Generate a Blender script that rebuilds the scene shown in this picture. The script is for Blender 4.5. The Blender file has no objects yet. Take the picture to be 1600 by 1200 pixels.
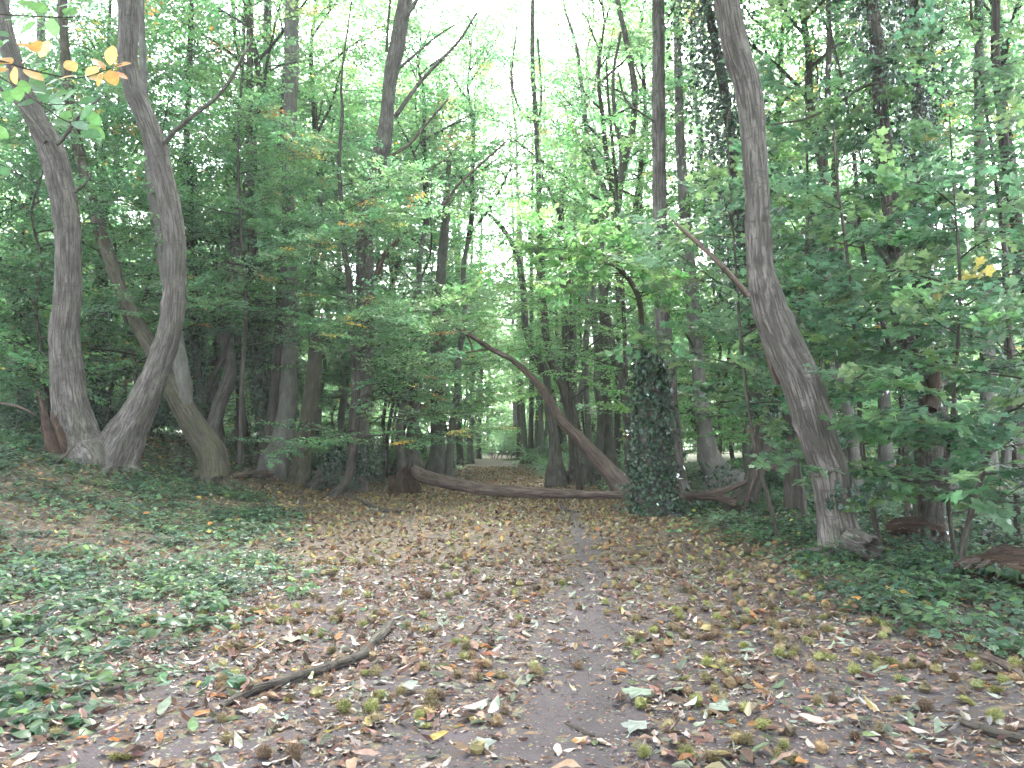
import bpy, math, random
import numpy as np
R = math.radians
PI = math.pi
rs = np.random.RandomState
# ------------------------------------------------------------------ camera
CAM_H = 1.45
PITCH = math.atan(90.0 / 1200.0)
scene = bpy.context.scene
cd = bpy.data.cameras.new('camera')
cam = bpy.data.objects.new('camera', cd)
scene.collection.objects.link(cam)
cam.location = (0, 0, CAM_H)
cam.rotation_euler = (PI / 2 + PITCH, 0, 0)
cd.sensor_fit = 'HORIZONTAL'
cd.sensor_width = 36.0
cd.lens = 36.0 * 1200.0 / 1600.0
cd.clip_end = 3000
cd.clip_start = 0.05
scene.camera = cam
# ------------------------------------------------------------------ world, sun, exposure
world = bpy.data.worlds.new('World')
scene.world = world
world.use_nodes = True
wn = world.node_tree
for n in list(wn.nodes):
    wn.nodes.remove(n)
SUN_EL, SUN_AZ = 52, 8
sky = wn.nodes.new('ShaderNodeTexSky')
sky.sky_type = 'NISHITA'
sky.sun_disc = False
sky.sun_elevation = R(SUN_EL)
sky.sun_rotation = R(SUN_AZ)
sky.air_density = 1.0
sky.dust_density = 3.0
bw = wn.nodes.new('ShaderNodeHueSaturation')      # an overcast sky: the same brightness, nearly without its blue
bw.inputs['Saturation'].default_value = 0.42
bg = wn.nodes.new('ShaderNodeBackground')
bg.inputs[1].default_value = 0.15
wo = wn.nodes.new('ShaderNodeOutputWorld')
wn.links.new(sky.outputs[0], bw.inputs['Color'])
wn.links.new(bw.outputs[0], bg.inputs[0])
wn.links.new(bg.outputs[0], wo.inputs[0])
sl = bpy.data.lights.new('sun', 'SUN')
sl.energy = 1.0
sl.angle = R(20)
sl.color = (1.0, 0.98, 0.95)
so = bpy.data.objects.new('sun', sl)
scene.collection.objects.link(so)
so.rotation_euler = (R(90 - SUN_EL), 0, R(180 - SUN_AZ))
scene.view_settings.view_transform = 'Standard'
scene.view_settings.look = 'None'
scene.view_settings.gamma = 1.0
scene.view_settings.use_curve_mapping = False
scene.view_settings.exposure = 3.9
cy = scene.cycles
cy.max_bounces = 8
cy.diffuse_bounces = 4
cy.glossy_bounces = 2
cy.transmission_bounces = 5
cy.volume_bounces = 1
cy.transparent_max_bounces = 4
cy.caustics_reflective = False
cy.caustics_refractive = False
cy.use_adaptive_sampling = True
cy.adaptive_threshold = 0.02
cy.use_denoising = True
cy.sample_clamp_indirect = 4.0
C = scene.collection
HAZE = 0.0007

# ------------------------------------------------------------------ pixels (of the 1600 x 1200 photograph) to places
CP, SP = math.cos(PITCH), math.sin(PITCH)


def ray(u, v):
    a, b = (u - 800) / 1200.0, (600 - v) / 1200.0
    return np.array([a, CP - b * SP, SP + b * CP])


def at(u, v, Y):
    d = ray(u, v)
    t = Y / d[1]
    return np.array([d[0] * t, Y, CAM_H + d[2] * t])


def px(w, u, v, Y):
    """world size of w pixels at that place"""
    return w / 1200.0 * Y / ray(u, v)[1]


def sstep(a, b, x):
    t = np.clip((x - a) / (b - a), 0, 1)
    return t * t * (3 - 2 * t)


_lat = rs(77).rand(64, 64, 64)


def noise3(x, y, z):
    """smooth lattice noise, -1..1, vectorised"""
    x, y, z = [np.asarray(a, float) for a in np.broadcast_arrays(x, y, z)]
    xi, yi, zi = np.floor(x).astype(int), np.floor(y).astype(int), np.floor(z).astype(int)
    fx, fy, fz = x - xi, y - yi, z - zi
    fx, fy, fz = [f * f * (3 - 2 * f) for f in (fx, fy, fz)]
    r = 0
    for dx in (0, 1):
        for dy in (0, 1):
            for dz in (0, 1):
                w = (fx if dx else 1 - fx) * (fy if dy else 1 - fy) * (fz if dz else 1 - fz)
                r = r + w * _lat[(xi + dx) & 63, (yi + dy) & 63, (zi + dz) & 63]
    return r * 2 - 1


def hgt(x, y):
    x, y = np.asarray(x, float), np.asarray(y, float)
    left = 1.65 * sstep(0, 8, -x - 3.9) * sstep(5, 15, y)
    left = left * (1 - 0.35 * sstep(30, 60, y))
    right = 0.35 * sstep(0, 9, x - 7.5 - 0.0 * y) * sstep(14, 26, y)
    ditch = -0.22 * np.exp(-((x - 6.3) / 1.2) ** 2) * sstep(5, 8, y) * (1 - sstep(12, 16, y))
    n = 0.09 * noise3(x * 0.33, y * 0.33, 3.1) + 0.035 * noise3(x * 1.1, y * 1.1, 7.7) + 0.012 * noise3(x * 3.3, y * 3.3, 1.7)
    onpath = np.exp(-((x + 0.3) / 3.2) ** 2)
    far = 0.25 * sstep(40, 80, y) - 1.5 * sstep(84, 112, y)
    track = -0.03 * np.exp(-((x - track_x(y)) / 0.4) ** 2)
    return left + right + ditch + n * (1 - 0.75 * onpath) + far + track


def track_x(y):
    return np.interp(y, [2, 3.6, 4.5, 6, 8.3, 12, 16, 22, 40, 90], [0.0, 0.2, 0.38, 0.60, 0.86, 1.08, 1.22, 1.2, 0.4, -0.9])


def ground_px(u, v):
    d = ray(u, v)
    lo = 0.5
    for Y in np.arange(1.0, 140, 0.25):
        t = Y / d[1]
        if CAM_H + d[2] * t < hgt(d[0] * t, Y):
            lo = Y
            break
    else:
        return np.array([d[0] * 60, 60, float(hgt(d[0] * 60, 60))])
    a, b = lo - 0.25, lo
    for _ in range(20):
        m = (a + b) / 2
        t = m / d[1]
        if CAM_H + d[2] * t < hgt(d[0] * t, m):
            b = m
        else:
            a = m
    t = b / d[1]
    return np.array([d[0] * t, b, float(hgt(d[0] * t, b))])


def project(p):
    """world points -> pixels and depth, vectorised"""
    p = np.atleast_2d(p)
    x, y, z = p[:, 0], p[:, 1], p[:, 2] - CAM_H
    f = y * CP + z * SP
    up = -y * SP + z * CP
    return 800 + 1200 * x / f, 600 - 1200 * up / f, f


# ------------------------------------------------------------------ materials
def mat(name):
    m = bpy.data.materials.new(name)
    m.use_nodes = True
    nt = m.node_tree
    for n in list(nt.nodes):
        nt.nodes.remove(n)
    out = nt.nodes.new('ShaderNodeOutputMaterial')
    return m, nt, out


def N(nt, t, **kw):
    n = nt.nodes.new(t)
    for k, v in kw.items():
        setattr(n, k, v)
    return n


def leaf_material(name, transl, gloss, rough, pale=0.08):
    m, nt, out = mat(name)
    a = N(nt, 'ShaderNodeAttribute', attribute_name='tint')
    geo = N(nt, 'ShaderNodeNewGeometry')
    # blotchy blade, paler underside
    tc = N(nt, 'ShaderNodeTexCoord')
    nz = N(nt, 'ShaderNodeTexNoise')
    nz.inputs['Scale'].default_value = 9
    nz.inputs['Detail'].default_value = 1
    nt.links.new(tc.outputs['Object'], nz.inputs['Vector'])
    hs = N(nt, 'ShaderNodeHueSaturation')
    mr = N(nt, 'ShaderNodeMapRange')
    mr.inputs['To Min'].default_value = 0.72
    mr.inputs['To Max'].default_value = 1.3
    nt.links.new(nz.outputs[0], mr.inputs['Value'])
    nt.links.new(mr.outputs[0], hs.inputs['Value'])
    nt.links.new(a.outputs['Color'], hs.inputs['Color'])
    under = N(nt, 'ShaderNodeMix', data_type='RGBA', blend_type='MIX')
    mb = N(nt, 'ShaderNodeMath', operation='MULTIPLY')
    mb.inputs[1].default_value = pale
    nt.links.new(geo.outputs['Backfacing'], mb.inputs[0])
    nt.links.new(mb.outputs[0], under.inputs[0])
    nt.links.new(hs.outputs[0], under.inputs[6])
    under.inputs[7].default_value = (0.32, 0.36, 0.30, 1)
    df = N(nt, 'ShaderNodeBsdfDiffuse')
    tr = N(nt, 'ShaderNodeBsdfTranslucent')
    sat = N(nt, 'ShaderNodeHueSaturation')
    sat.inputs['Saturation'].default_value = 0.98
    sat.inputs['Value'].default_value = 2.9
    nt.links.new(hs.outputs[0], sat.inputs['Color'])
    nt.links.new(under.outputs[2], df.inputs[0])
    nt.links.new(sat.outputs[0], tr.inputs[0])
    m1 = N(nt, 'ShaderNodeMixShader')
    m1.inputs[0].default_value = transl
    nt.links.new(df.outputs[0], m1.inputs[1])
    nt.links.new(tr.outputs[0], m1.inputs[2])
    gl = N(nt, 'ShaderNodeBsdfGlossy')
    gl.inputs['Roughness'].default_value = rough
    fr = N(nt, 'ShaderNodeFresnel')
    fr.inputs['IOR'].default_value = 1.45
    fm = N(nt, 'ShaderNodeMath', operation='MULTIPLY')
    fm.inputs[1].default_value = gloss
    nt.links.new(fr.outputs[0], fm.inputs[0])
    m2 = N(nt, 'ShaderNodeMixShader')
    nt.links.new(fm.outputs[0], m2.inputs[0])
    nt.links.new(m1.outputs[0], m2.inputs[1])
    nt.links.new(gl.outputs[0], m2.inputs[2])
    nt.links.new(m2.outputs[0], out.inputs[0])
    return m


def bark_material(name, light, dark, moss, moss_amt, scale=1.0, fiss=1.0, wet=0.0):
    """bark in coordinates that follow the trunk: fissures run along it, creases run across it"""
    m, nt, out = mat(name)
    L = nt.links.new
    a = N(nt, 'ShaderNodeAttribute', attribute_name='bark')
    sep = N(nt, 'ShaderNodeSeparateXYZ')
    L(a.outputs['Vector'], sep.inputs[0])

    def coord(sx, sz):
        mp = N(nt, 'ShaderNodeMapping')
        mp.inputs['Scale'].default_value = (sx, sx, sz)
        L(a.outputs['Vector'], mp.inputs[0])
        return mp.outputs[0]
    n1 = N(nt, 'ShaderNodeTexNoise')
    n1.inputs['Scale'].default_value = 1
    n1.inputs['Detail'].default_value = 4
    n1.inputs['Roughness'].default_value = 0.6
    n1.inputs['Distortion'].default_value = 0.4
    L(coord(38 * scale, 2.6 * scale), n1.inputs[0])
    fis = N(nt, 'ShaderNodeValToRGB')
    fis.color_ramp.elements[0].position = 0.40
    fis.color_ramp.elements[1].position = 0.53
    L(n1.outputs[0], fis.inputs[0])
    # cross creases
    n2 = N(nt, 'ShaderNodeTexNoise')
    n2.inputs['Scale'].default_value = 1
    n2.inputs['Detail'].default_value = 2
    n2.inputs['Distortion'].default_value = 1.0
    L(coord(3.2, 11), n2.inputs[0])
    cr = N(nt, 'ShaderNodeValToRGB')
    cr.color_ramp.elements[0].position = 0.0
    cr.color_ramp.elements[0].color = (1, 1, 1, 1)
    cr.color_ramp.elements[1].position = 1.0
    e = cr.color_ramp.elements.new(0.385)
    e.color = (1, 1, 1, 1)
    e = cr.color_ramp.elements.new(0.405)
    e.color = (0.25, 0.25, 0.25, 1)
    e = cr.color_ramp.elements.new(0.425)
    e.color = (1, 1, 1, 1)
    L(n2.outputs[0], cr.inputs[0])
    # blotches
    n3 = N(nt, 'ShaderNodeTexNoise')
    n3.inputs['Scale'].default_value = 1
    n3.inputs['Detail'].default_value = 5
    n3.inputs['Roughness'].default_value = 0.65
    L(coord(5.0, 2.4), n3.inputs[0])
    n4 = N(nt, 'ShaderNodeTexNoise')
    n4.inputs['Scale'].default_value = 1
    n4.inputs['Detail'].default_value = 3
    L(coord(60, 30), n4.inputs[0])
    mixb = N(nt, 'ShaderNodeMix', data_type='RGBA')
    mixb.inputs[6].default_value = (*[c * 0.52 for c in light], 1)
    mixb.inputs[7].default_value = (*light, 1)
    r3 = N(nt, 'ShaderNodeValToRGB')
    r3.color_ramp.elements[0].position = 0.35
    r3.color_ramp.elements[1].position = 0.66
    L(n3.outputs[0], r3.inputs[0])
    L(r3.outputs[0], mixb.inputs[0])
    mg = N(nt, 'ShaderNodeMix', data_type='RGBA')
    mg.inputs[6].default_value = (*dark, 1)
    L(mixb.outputs[2], mg.inputs[7])
    mfx = N(nt, 'ShaderNodeMath', operation='MULTIPLY')
    L(fis.outputs[0], mfx.inputs[0])
    L(cr.outputs[0], mfx.inputs[1])
    mfl = N(nt, 'ShaderNodeMapRange')
    mfl.inputs['To Min'].default_value = 1 - 0.75 * fiss
    L(mfx.outputs[0], mfl.inputs['Value'])
    L(mfl.outputs[0], mg.inputs[0])
    # algae and moss: a patchy green film, more of it low on the stem
    low = N(nt, 'ShaderNodeMapRange')
    low.inputs['From Min'].default_value = 0.2
    low.inputs['From Max'].default_value = 5.0
    low.inputs['To Min'].default_value = 1.0
    low.inputs['To Max'].default_value = 0.35
    L(sep.outputs[2], low.inputs['Value'])
    n5 = N(nt, 'ShaderNodeTexNoise')
    n5.inputs['Scale'].default_value = 1
    n5.inputs['Detail'].default_value = 5
    n5.inputs['Roughness'].default_value = 0.7
    L(coord(5.0, 3.0), n5.inputs[0])
    r5 = N(nt, 'ShaderNodeValToRGB')
    r5.color_ramp.elements[0].position = 0.46
    r5.color_ramp.elements[1].position = 0.72
    L(n5.outputs[0], r5.inputs[0])
    mm = N(nt, 'ShaderNodeMath', operation='MULTIPLY')
    L(low.outputs[0], mm.inputs[0])
    L(r5.outputs[0], mm.inputs[1])
    mm2 = N(nt, 'ShaderNodeMath', operation='MULTIPLY')
    mm2.inputs[1].default_value = moss_amt
    L(mm.outputs[0], mm2.inputs[0])
    mg2 = N(nt, 'ShaderNodeMix', data_type='RGBA')
    mg2.inputs[7].default_value = (*moss, 1)
    L(mm2.outputs[0], mg2.inputs[0])
    L(mg.outputs[2], mg2.inputs[6])
    # height for bump
    h1 = N(nt, 'ShaderNodeMath', operation='MULTIPLY_ADD')
    h1.inputs[1].default_value = 0.25
    L(n4.outputs[0], h1.inputs[0])
    L(mfx.outputs[0], h1.inputs[2])
    bp = N(nt, 'ShaderNodeBump')
    bp.inputs['Strength'].default_value = 0.9
    bp.inputs['Distance'].default_value = 0.022 / scale
    L(h1.outputs[0], bp.inputs['Height'])
    b = N(nt, 'ShaderNodeBsdfPrincipled')
    b.inputs['Roughness'].default_value = 0.85 - 0.3 * wet
    b.inputs['Specular IOR Level'].default_value = 0.25
    L(mg2.outputs[2], b.inputs['Base Color'])
    L(bp.outputs[0], b.inputs['Normal'])
    L(b.outputs[0], out.inputs[0])
    return m


M_LEAF = leaf_material('green leaf', 0.57, 0.45, 0.33, 0.05)
M_IVY = leaf_material('ivy leaf', 0.15, 1.15, 0.27)
M_DRY = leaf_material('dry leaf', 0.08, 0.16, 0.6, 0.0)
M_BARK = bark_material('chestnut bark', (0.195, 0.168, 0.152), (0.048, 0.038, 0.034), (0.085, 0.10, 0.045), 0.5)
M_BARKG = bark_material('grey bark', (0.225, 0.205, 0.185), (0.085, 0.075, 0.066), (0.11, 0.13, 0.07), 0.5, 1.3, 0.7)
M_BARKD = bark_material('dark bark', (0.125, 0.103, 0.088), (0.035, 0.028, 0.024), (0.06, 0.08, 0.035), 0.5)
M_BARKM = bark_material('mossy bark', (0.145, 0.125, 0.092), (0.045, 0.036, 0.027), (0.085, 0.10, 0.040), 0.8, 0.9, 1.0)
M_DEAD = bark_material('dead wood', (0.21, 0.15, 0.125), (0.06, 0.04, 0.035), (0.12, 0.12, 0.08), 0.25, 0.8, 0.9)
M_ROT = bark_material('rotten red wood', (0.108, 0.064, 0.046), (0.018, 0.011, 0.009), (0.10, 0.085, 0.05), 0.3, 1.6, 1.0)
M_TWIG = bark_material('twig bark', (0.09, 0.075, 0.062), (0.05, 0.04, 0.034), (0.07, 0.08, 0.045), 0.3)


def soil_material():
    m, nt, out = mat('woodland soil')
    L = nt.links.new
    tc = N(nt, 'ShaderNodeTexCoord')
    a = N(nt, 'ShaderNodeAttribute', attribute_name='zone')     # R litter cover, G greenery, B bare track
    sep = N(nt, 'ShaderNodeSeparateColor')
    L(a.outputs['Color'], sep.inputs[0])
    n1 = N(nt, 'ShaderNodeTexNoise')
    n1.inputs['Scale'].default_value = 1.7
    n1.inputs['Detail'].default_value = 8
    n1.inputs['Roughness'].default_value = 0.65
    L(tc.outputs['Object'], n1.inputs[0])
    n2 = N(nt, 'ShaderNodeTexNoise')
    n2.inputs['Scale'].default_value = 45
    n2.inputs['Detail'].default_value = 6
    n2.inputs['Roughness'].default_value = 0.7
    L(tc.outputs['Object'], n2.inputs[0])
    soil = N(nt, 'ShaderNodeValToRGB')
    el = soil.color_ramp.elements
    el[0].position = 0.3
    el[0].color = (0.021, 0.0155, 0.0170, 1)
    el[1].position = 0.72
    el[1].color = (0.058, 0.044, 0.049, 1)
    ad = N(nt, 'ShaderNodeMath', operation='MULTIPLY_ADD')
    ad.inputs[1].default_value = 0.45
    ad.inputs[2].default_value = -0.2
    L(n2.outputs[0], ad.inputs[0])
    ad2 = N(nt, 'ShaderNodeMath', operation='ADD')
    L(ad.outputs[0], ad2.inputs[0])
    L(n1.outputs[0], ad2.inputs[1])
    L(ad2.outputs[0], soil.inputs[0])
    # trodden leaf crumbs: small cells, each its own brown
    vo = N(nt, 'ShaderNodeTexVoronoi')
    vo.inputs['Scale'].default_value = 24
    mpv = N(nt, 'ShaderNodeMapping')
    mpv.inputs['Scale'].default_value = (1, 1, 0.3)
    dn = N(nt, 'ShaderNodeTexNoise')
    dn.inputs['Scale'].default_value = 14
    L(tc.outputs['Object'], dn.inputs[0])
    mv = N(nt, 'ShaderNodeMix', data_type='RGBA', blend_type='LINEAR_LIGHT')
    mv.inputs[0].default_value = 0.05
    L(tc.outputs['Object'], mv.inputs[6])
    L(dn.outputs['Color'], mv.inputs[7])
    L(mv.outputs[2], mpv.inputs[0])
    L(mpv.outputs[0], vo.inputs['Vector'])
    sv = N(nt, 'ShaderNodeSeparateColor')
    L(vo.outputs['Color'], sv.inputs[0])
    cr = N(nt, 'ShaderNodeValToRGB')
    cr.color_ramp.interpolation = 'CONSTANT'
    el = cr.color_ramp.elements
    cols = [(p_, tuple(0.45 * c_ for c_ in q_)) for p_, q_ in [(0.0, (0.11, 0.065, 0.045)), (0.18, (0.21, 0.135, 0.08)), (0.36, (0.155, 0.10, 0.07)), (0.5, (0.27, 0.18, 0.11)),
            (0.63, (0.20, 0.12, 0.06)), (0.74, (0.17, 0.16, 0.09)), (0.84, (0.33, 0.23, 0.15)), (0.93, (0.30, 0.29, 0.20))]]
    el[0].position = 0
    el[0].color = (*cols[0][1], 1)
    el[1].position = cols[1][0]
    el[1].color = (*cols[1][1], 1)
    for p, c in cols[2:]:
        e = el.new(p)
        e.color = (*c, 1)
    L(sv.outputs[0], cr.inputs[0])
    cov = N(nt, 'ShaderNodeMath', operation='LESS_THAN')
    L(sv.outputs[1], cov.inputs[0])
    cvm = N(nt, 'ShaderNodeMath', operation='MULTIPLY')
    cvm.inputs[1].default_value = 0.85
    L(sep.outputs[0], cvm.inputs[0])
    L(cvm.outputs[0], cov.inputs[1])
    mx = N(nt, 'ShaderNodeMix', data_type='RGBA')
    L(cov.outputs[0], mx.inputs[0])
    L(soil.outputs[0], mx.inputs[6])
    L(cr.outputs[0], mx.inputs[7])
    # pale chips and grit on the soil
    v2 = N(nt, 'ShaderNodeTexVoronoi')
    v2.inputs['Scale'].default_value = 34
    L(tc.outputs['Object'], v2.inputs['Vector'])
    s2 = N(nt, 'ShaderNodeSeparateColor')
    L(v2.outputs['Color'], s2.inputs[0])
    g1 = N(nt, 'ShaderNodeMath', operation='GREATER_THAN')
    g1.inputs[1].default_value = 0.80
    L(s2.outputs[2], g1.inputs[0])
    g2 = N(nt, 'ShaderNodeMath', operation='LESS_THAN')
    g2.inputs[1].default_value = 0.26
    L(v2.outputs['Distance'], g2.inputs[0])
    g3 = N(nt, 'ShaderNodeMath', operation='MULTIPLY')
    L(g1.outputs[0], g3.inputs[0])
    L(g2.outputs[0], g3.inputs[1])
    g4 = N(nt, 'ShaderNodeMath', operation='MULTIPLY')
    g4.inputs[1].default_value = 0.6
    L(g3.outputs[0], g4.inputs[0])
    mx2 = N(nt, 'ShaderNodeMix', data_type='RGBA')
    mx2.inputs[7].default_value = (0.20, 0.165, 0.14, 1)
    L(g4.outputs[0], mx2.inputs[0])
    L(mx.outputs[2], mx2.inputs[6])
    mx3 = N(nt, 'ShaderNodeMix', data_type='RGBA')
    gm = N(nt, 'ShaderNodeMath', operation='MULTIPLY')
    L(sep.outputs[1], gm.inputs[0])
    L(n1.outputs[0], gm.inputs[1])
    L(gm.outputs[0], mx3.inputs[0])
    L(mx2.outputs[2], mx3.inputs[6])
    mx3.inputs[7].default_value = (0.050, 0.075, 0.032, 1)
    hsum = N(nt, 'ShaderNodeMath', operation='MULTIPLY_ADD')
    hsum.inputs[1].default_value = 0.6
    L(n2.outputs[0], hsum.inputs[0])
    hv = N(nt, 'ShaderNodeMath', operation='MULTIPLY')
    L(sv.outputs[2], hv.inputs[0])
    L(cov.outputs[0], hv.inputs[1])
    L(hv.outputs[0], hsum.inputs[2])
    bp = N(nt, 'ShaderNodeBump')
    bp.inputs['Strength'].default_value = 0.8
    bp.inputs['Distance'].default_value = 0.02
    L(hsum.outputs[0], bp.inputs['Height'])
    b = N(nt, 'ShaderNodeBsdfPrincipled')
    b.inputs['Roughness'].default_value = 0.8
    b.inputs['Specular IOR Level'].default_value = 0.35
    L(mx3.outputs[2], b.inputs['Base Color'])
    L(bp.outputs[0], b.inputs['Normal'])
    L(b.outputs[0], out.inputs[0])
    return m


M_SOIL = soil_material()


def burr_material():
    m, nt, out = mat('chestnut burr')
    L = nt.links.new
    a = N(nt, 'ShaderNodeAttribute', attribute_name='tint')
    oi = N(nt, 'ShaderNodeObjectInfo')
    hs = N(nt, 'ShaderNodeHueSaturation')
    mr = N(nt, 'ShaderNodeMapRange')
    mr.inputs['To Min'].default_value = 0.7
    mr.inputs['To Max'].default_value = 1.25
    L(oi.outputs['Random'], mr.inputs['Value'])
    L(mr.outputs[0], hs.inputs['Value'])
    mx = N(nt, 'ShaderNodeMix', data_type='RGBA', blend_type='MULTIPLY')
    mx.inputs[0].default_value = 1
    L(a.outputs['Color'], mx.inputs[6])
    L(oi.outputs['Color'], mx.inputs[7])
    L(mx.outputs[2], hs.inputs['Color'])
    b = N(nt, 'ShaderNodeBsdfPrincipled')
    b.inputs['Roughness'].default_value = 0.6
    b.inputs['Specular IOR Level'].default_value = 0.3
    L(hs.outputs[0], b.inputs['Base Color'])
    L(b.outputs[0], out.inputs[0])
    return m


M_BURR = burr_material()


# ------------------------------------------------------------------ mesh building
class Mesh:
    def __init__(self):
        self.v, self.f, self.t, self.b, self.mi, self.sm = [], [], [], [], [], []
        self.n = 0

    def add(self, v, f, tint=(0.2, 0.2, 0.2), bark=None, mi=0, smooth=True):
        v = np.asarray(v, float).reshape(-1, 3)
        f = np.asarray(f, int)
        self.v.append(v)
        self.f.append(f + self.n)
        t = np.asarray(tint, float)
        if t.ndim == 1:
            t = np.tile(t, (len(v), 1))
        self.t.append(t)
        self.b.append(v.copy() if bark is None else bark)
        self.mi.append(np.full(len(f), mi, np.int32))
        self.sm.append(np.full(len(f), smooth, bool))
        self.n += len(v)

    def mesh(self, name, mats):
        me = bpy.data.meshes.new(name)
        v = np.concatenate(self.v).astype(np.float32)
        loops = np.concatenate([f.ravel() for f in self.f]).astype(np.int32)
        tot = np.concatenate([np.full(len(f), f.shape[1], np.int32) for f in self.f])
        start = np.concatenate([[0], np.cumsum(tot)[:-1]]).astype(np.int32)
        me.vertices.add(len(v))
        me.vertices.foreach_set('co', v.ravel())
        me.loops.add(len(loops))
        me.loops.foreach_set('vertex_index', loops)
        me.polygons.add(len(tot))
        me.polygons.foreach_set('loop_start', start)
        me.polygons.foreach_set('loop_total', tot)
        me.polygons.foreach_set('material_index', np.concatenate(self.mi))
        me.polygons.foreach_set('use_smooth', np.concatenate(self.sm))
        a = me.attributes.new('tint', 'FLOAT_COLOR', 'POINT')
        t = np.concatenate(self.t)
        a.data.foreach_set('color', np.concatenate([t, np.ones((len(t), 1))], 1).astype(np.float32).ravel())
        b = me.attributes.new('bark', 'FLOAT_VECTOR', 'POINT')
        b.data.foreach_set('vector', np.concatenate(self.b).astype(np.float32).ravel())
        for m in (mats if isinstance(mats, (list, tuple)) else [mats]):
            me.materials.append(m)
        me.update(calc_edges=True)
        me.validate()
        return me

    def obj(self, name, mats, parent=None, loc=None):
        return place(self.mesh(name, mats), name, parent, loc)


def place(me, name, parent=None, loc=None):
    o = bpy.data.objects.new(name, me)
    C.objects.link(o)
    if parent is not None:
        o.parent = parent
    if loc is not None:
        o.location = loc
    return o


def empty(name, loc, rz=0.0):
    o = bpy.data.objects.new(name, None)
    o.empty_display_size = 0.2
    C.objects.link(o)
    o.location = loc
    o.rotation_euler = (0, 0, rz)
    return o


def tag(o, label=None, cat=None, group=None, kind=None):
    if label:
        o['label'] = label
    if cat:
        o['category'] = cat
    if group:
        o['group'] = group
    if kind:
        o['kind'] = kind
    return o


def smooth_path(P, step):
    """Catmull-Rom through the rows of P (x, y, z, r), resampled"""
    P = np.asarray(P, float)
    if len(P) == 2:
        Q = P
    else:
        A = np.vstack([2 * P[0] - P[1], P, 2 * P[-1] - P[-2]])
        Q = []
        for i in range(1, len(A) - 2):
            p0, p1, p2, p3 = A[i - 1:i + 3]
            for t in np.linspace(0, 1, 12, endpoint=False):
                Q.append(0.5 * ((2 * p1) + (-p0 + p2) * t + (2 * p0 - 5 * p1 + 4 * p2 - p3) * t * t + (-p0 + 3 * p1 - 3 * p2 + p3) * t ** 3))
        Q.append(P[-1])
        Q = np.array(Q)
    s = np.concatenate([[0], np.cumsum(np.linalg.norm(np.diff(Q[:, :3], axis=0), axis=1))])
    n = max(2, int(s[-1] / step) + 1)
    t = np.linspace(0, s[-1], n)
    return np.stack([np.interp(t, s, Q[:, k]) for k in range(Q.shape[1])], 1), t


def frames(c):
    """tangents and two normals by parallel transport"""
    T = np.gradient(c, axis=0)
    T /= np.linalg.norm(T, axis=1)[:, None] + 1e-12
    a = np.array([1.0, 0, 0]) if abs(T[0][0]) < 0.8 else np.array([0, 0, 1.0])
    A = np.zeros_like(T)
    for i in range(len(T)):
        a = a - T[i] * a.dot(T[i])
        a /= np.linalg.norm(a) + 1e-12
        A[i] = a
    return T, A, np.cross(T, A)


def tube(M, P, step=0.08, seg=12, flare=0.0, lobes=5, lump=0.05, ridge=0.0, seed=0, cap=True, tint=(0.2, 0.2, 0.2), mi=0, flare_len=0.4, s0=0.0, knots=0):
    """a tapered, lumpy round stem along P (rows x, y, z, r)"""
    Q, s = smooth_path(P, step)
    c, r = Q[:, :3], np.maximum(Q[:, 3], 0.0008)
    T, A, B = frames(c)
    th = np.linspace(0, 2 * PI, seg, endpoint=False)
    g = rs(seed)
    ct, st = np.cos(th), np.sin(th)
    rr = r[:, None] * np.ones(seg)[None]
    off = g.rand(3) * 40
    if lump:
        n = noise3(ct[None] * 1.3 + off[0], st[None] * 1.3 + off[1], s[:, None] * 1.6 + off[2])
        n2 = noise3(ct[None] * 3.3 + off[1], st[None] * 3.3 + off[2], s[:, None] * 5 + off[0])
        rr = rr * (1 + lump * (n + 0.5 * n2))
    if ridge:
        n = noise3(ct[None] * r[:, None] * 26 + off[2], st[None] * r[:, None] * 26 + off[0], s[:, None] * 2.2)
        rr = rr + ridge * n
        n = noise3(ct[None] * 1.1 + off[2], st[None] * 1.1 + off[0], s[:, None] * 9.0)
        rr = rr - ridge * 1.2 * (n > 0.45) * (n - 0.45) * 4
    for _ in range(knots):
        ks, kt, kr = g.rand() * s[-1], g.rand() * 2 * PI, g.uniform(0.3, 0.7)
        d2 = ((s[:, None] - ks) / (r.mean() * kr)) ** 2 + ((np.angle(np.exp(1j * (th[None] - kt)))) / (kr * 0.8)) ** 2
        rr = rr + r.mean() * 0.16 * np.exp(-d2)
    if flare:
        ph = g.rand() * 6.28
        lob = 0.55 + 0.45 * np.cos(lobes * th + ph + 0.8 * np.sin(2 * th + ph))
        rr = rr * (1 + flare * np.exp(-np.maximum(s - 0.25 - P[0][3], 0)[:, None] / flare_len) * lob[None])
    V = c[:, None] + rr[..., None] * (ct[None, :, None] * A[:, None] + st[None, :, None] * B[:, None])
    bk = np.stack([r[:, None] * ct[None] + off[0], r[:, None] * st[None] + off[1], (s + s0)[:, None] * np.ones(seg)[None]], -1)
    n = len(c)
    i = np.arange(n - 1)[:, None] * seg
    j = np.arange(seg)[None]
    j2 = (j + 1) % seg
    F = np.stack([i + j, i + j2, i + seg + j2, i + seg + j], -1).reshape(-1, 4)
    M.add(V.reshape(-1, 3), F, tint, bk.reshape(-1, 3), mi)
    if cap:
        for k in (0, n - 1):
            idx = np.arange(seg)
            Vc = np.vstack([V[k], c[k]])
            Fc = np.stack([idx, (idx + 1) % seg, np.full(seg, seg)], -1)
            if k == 0:
                Fc = Fc[:, ::-1]
            M.add(Vc, Fc, tint, np.vstack([bk[k], bk[k].mean(0)]), mi)
    return Q, s


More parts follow.
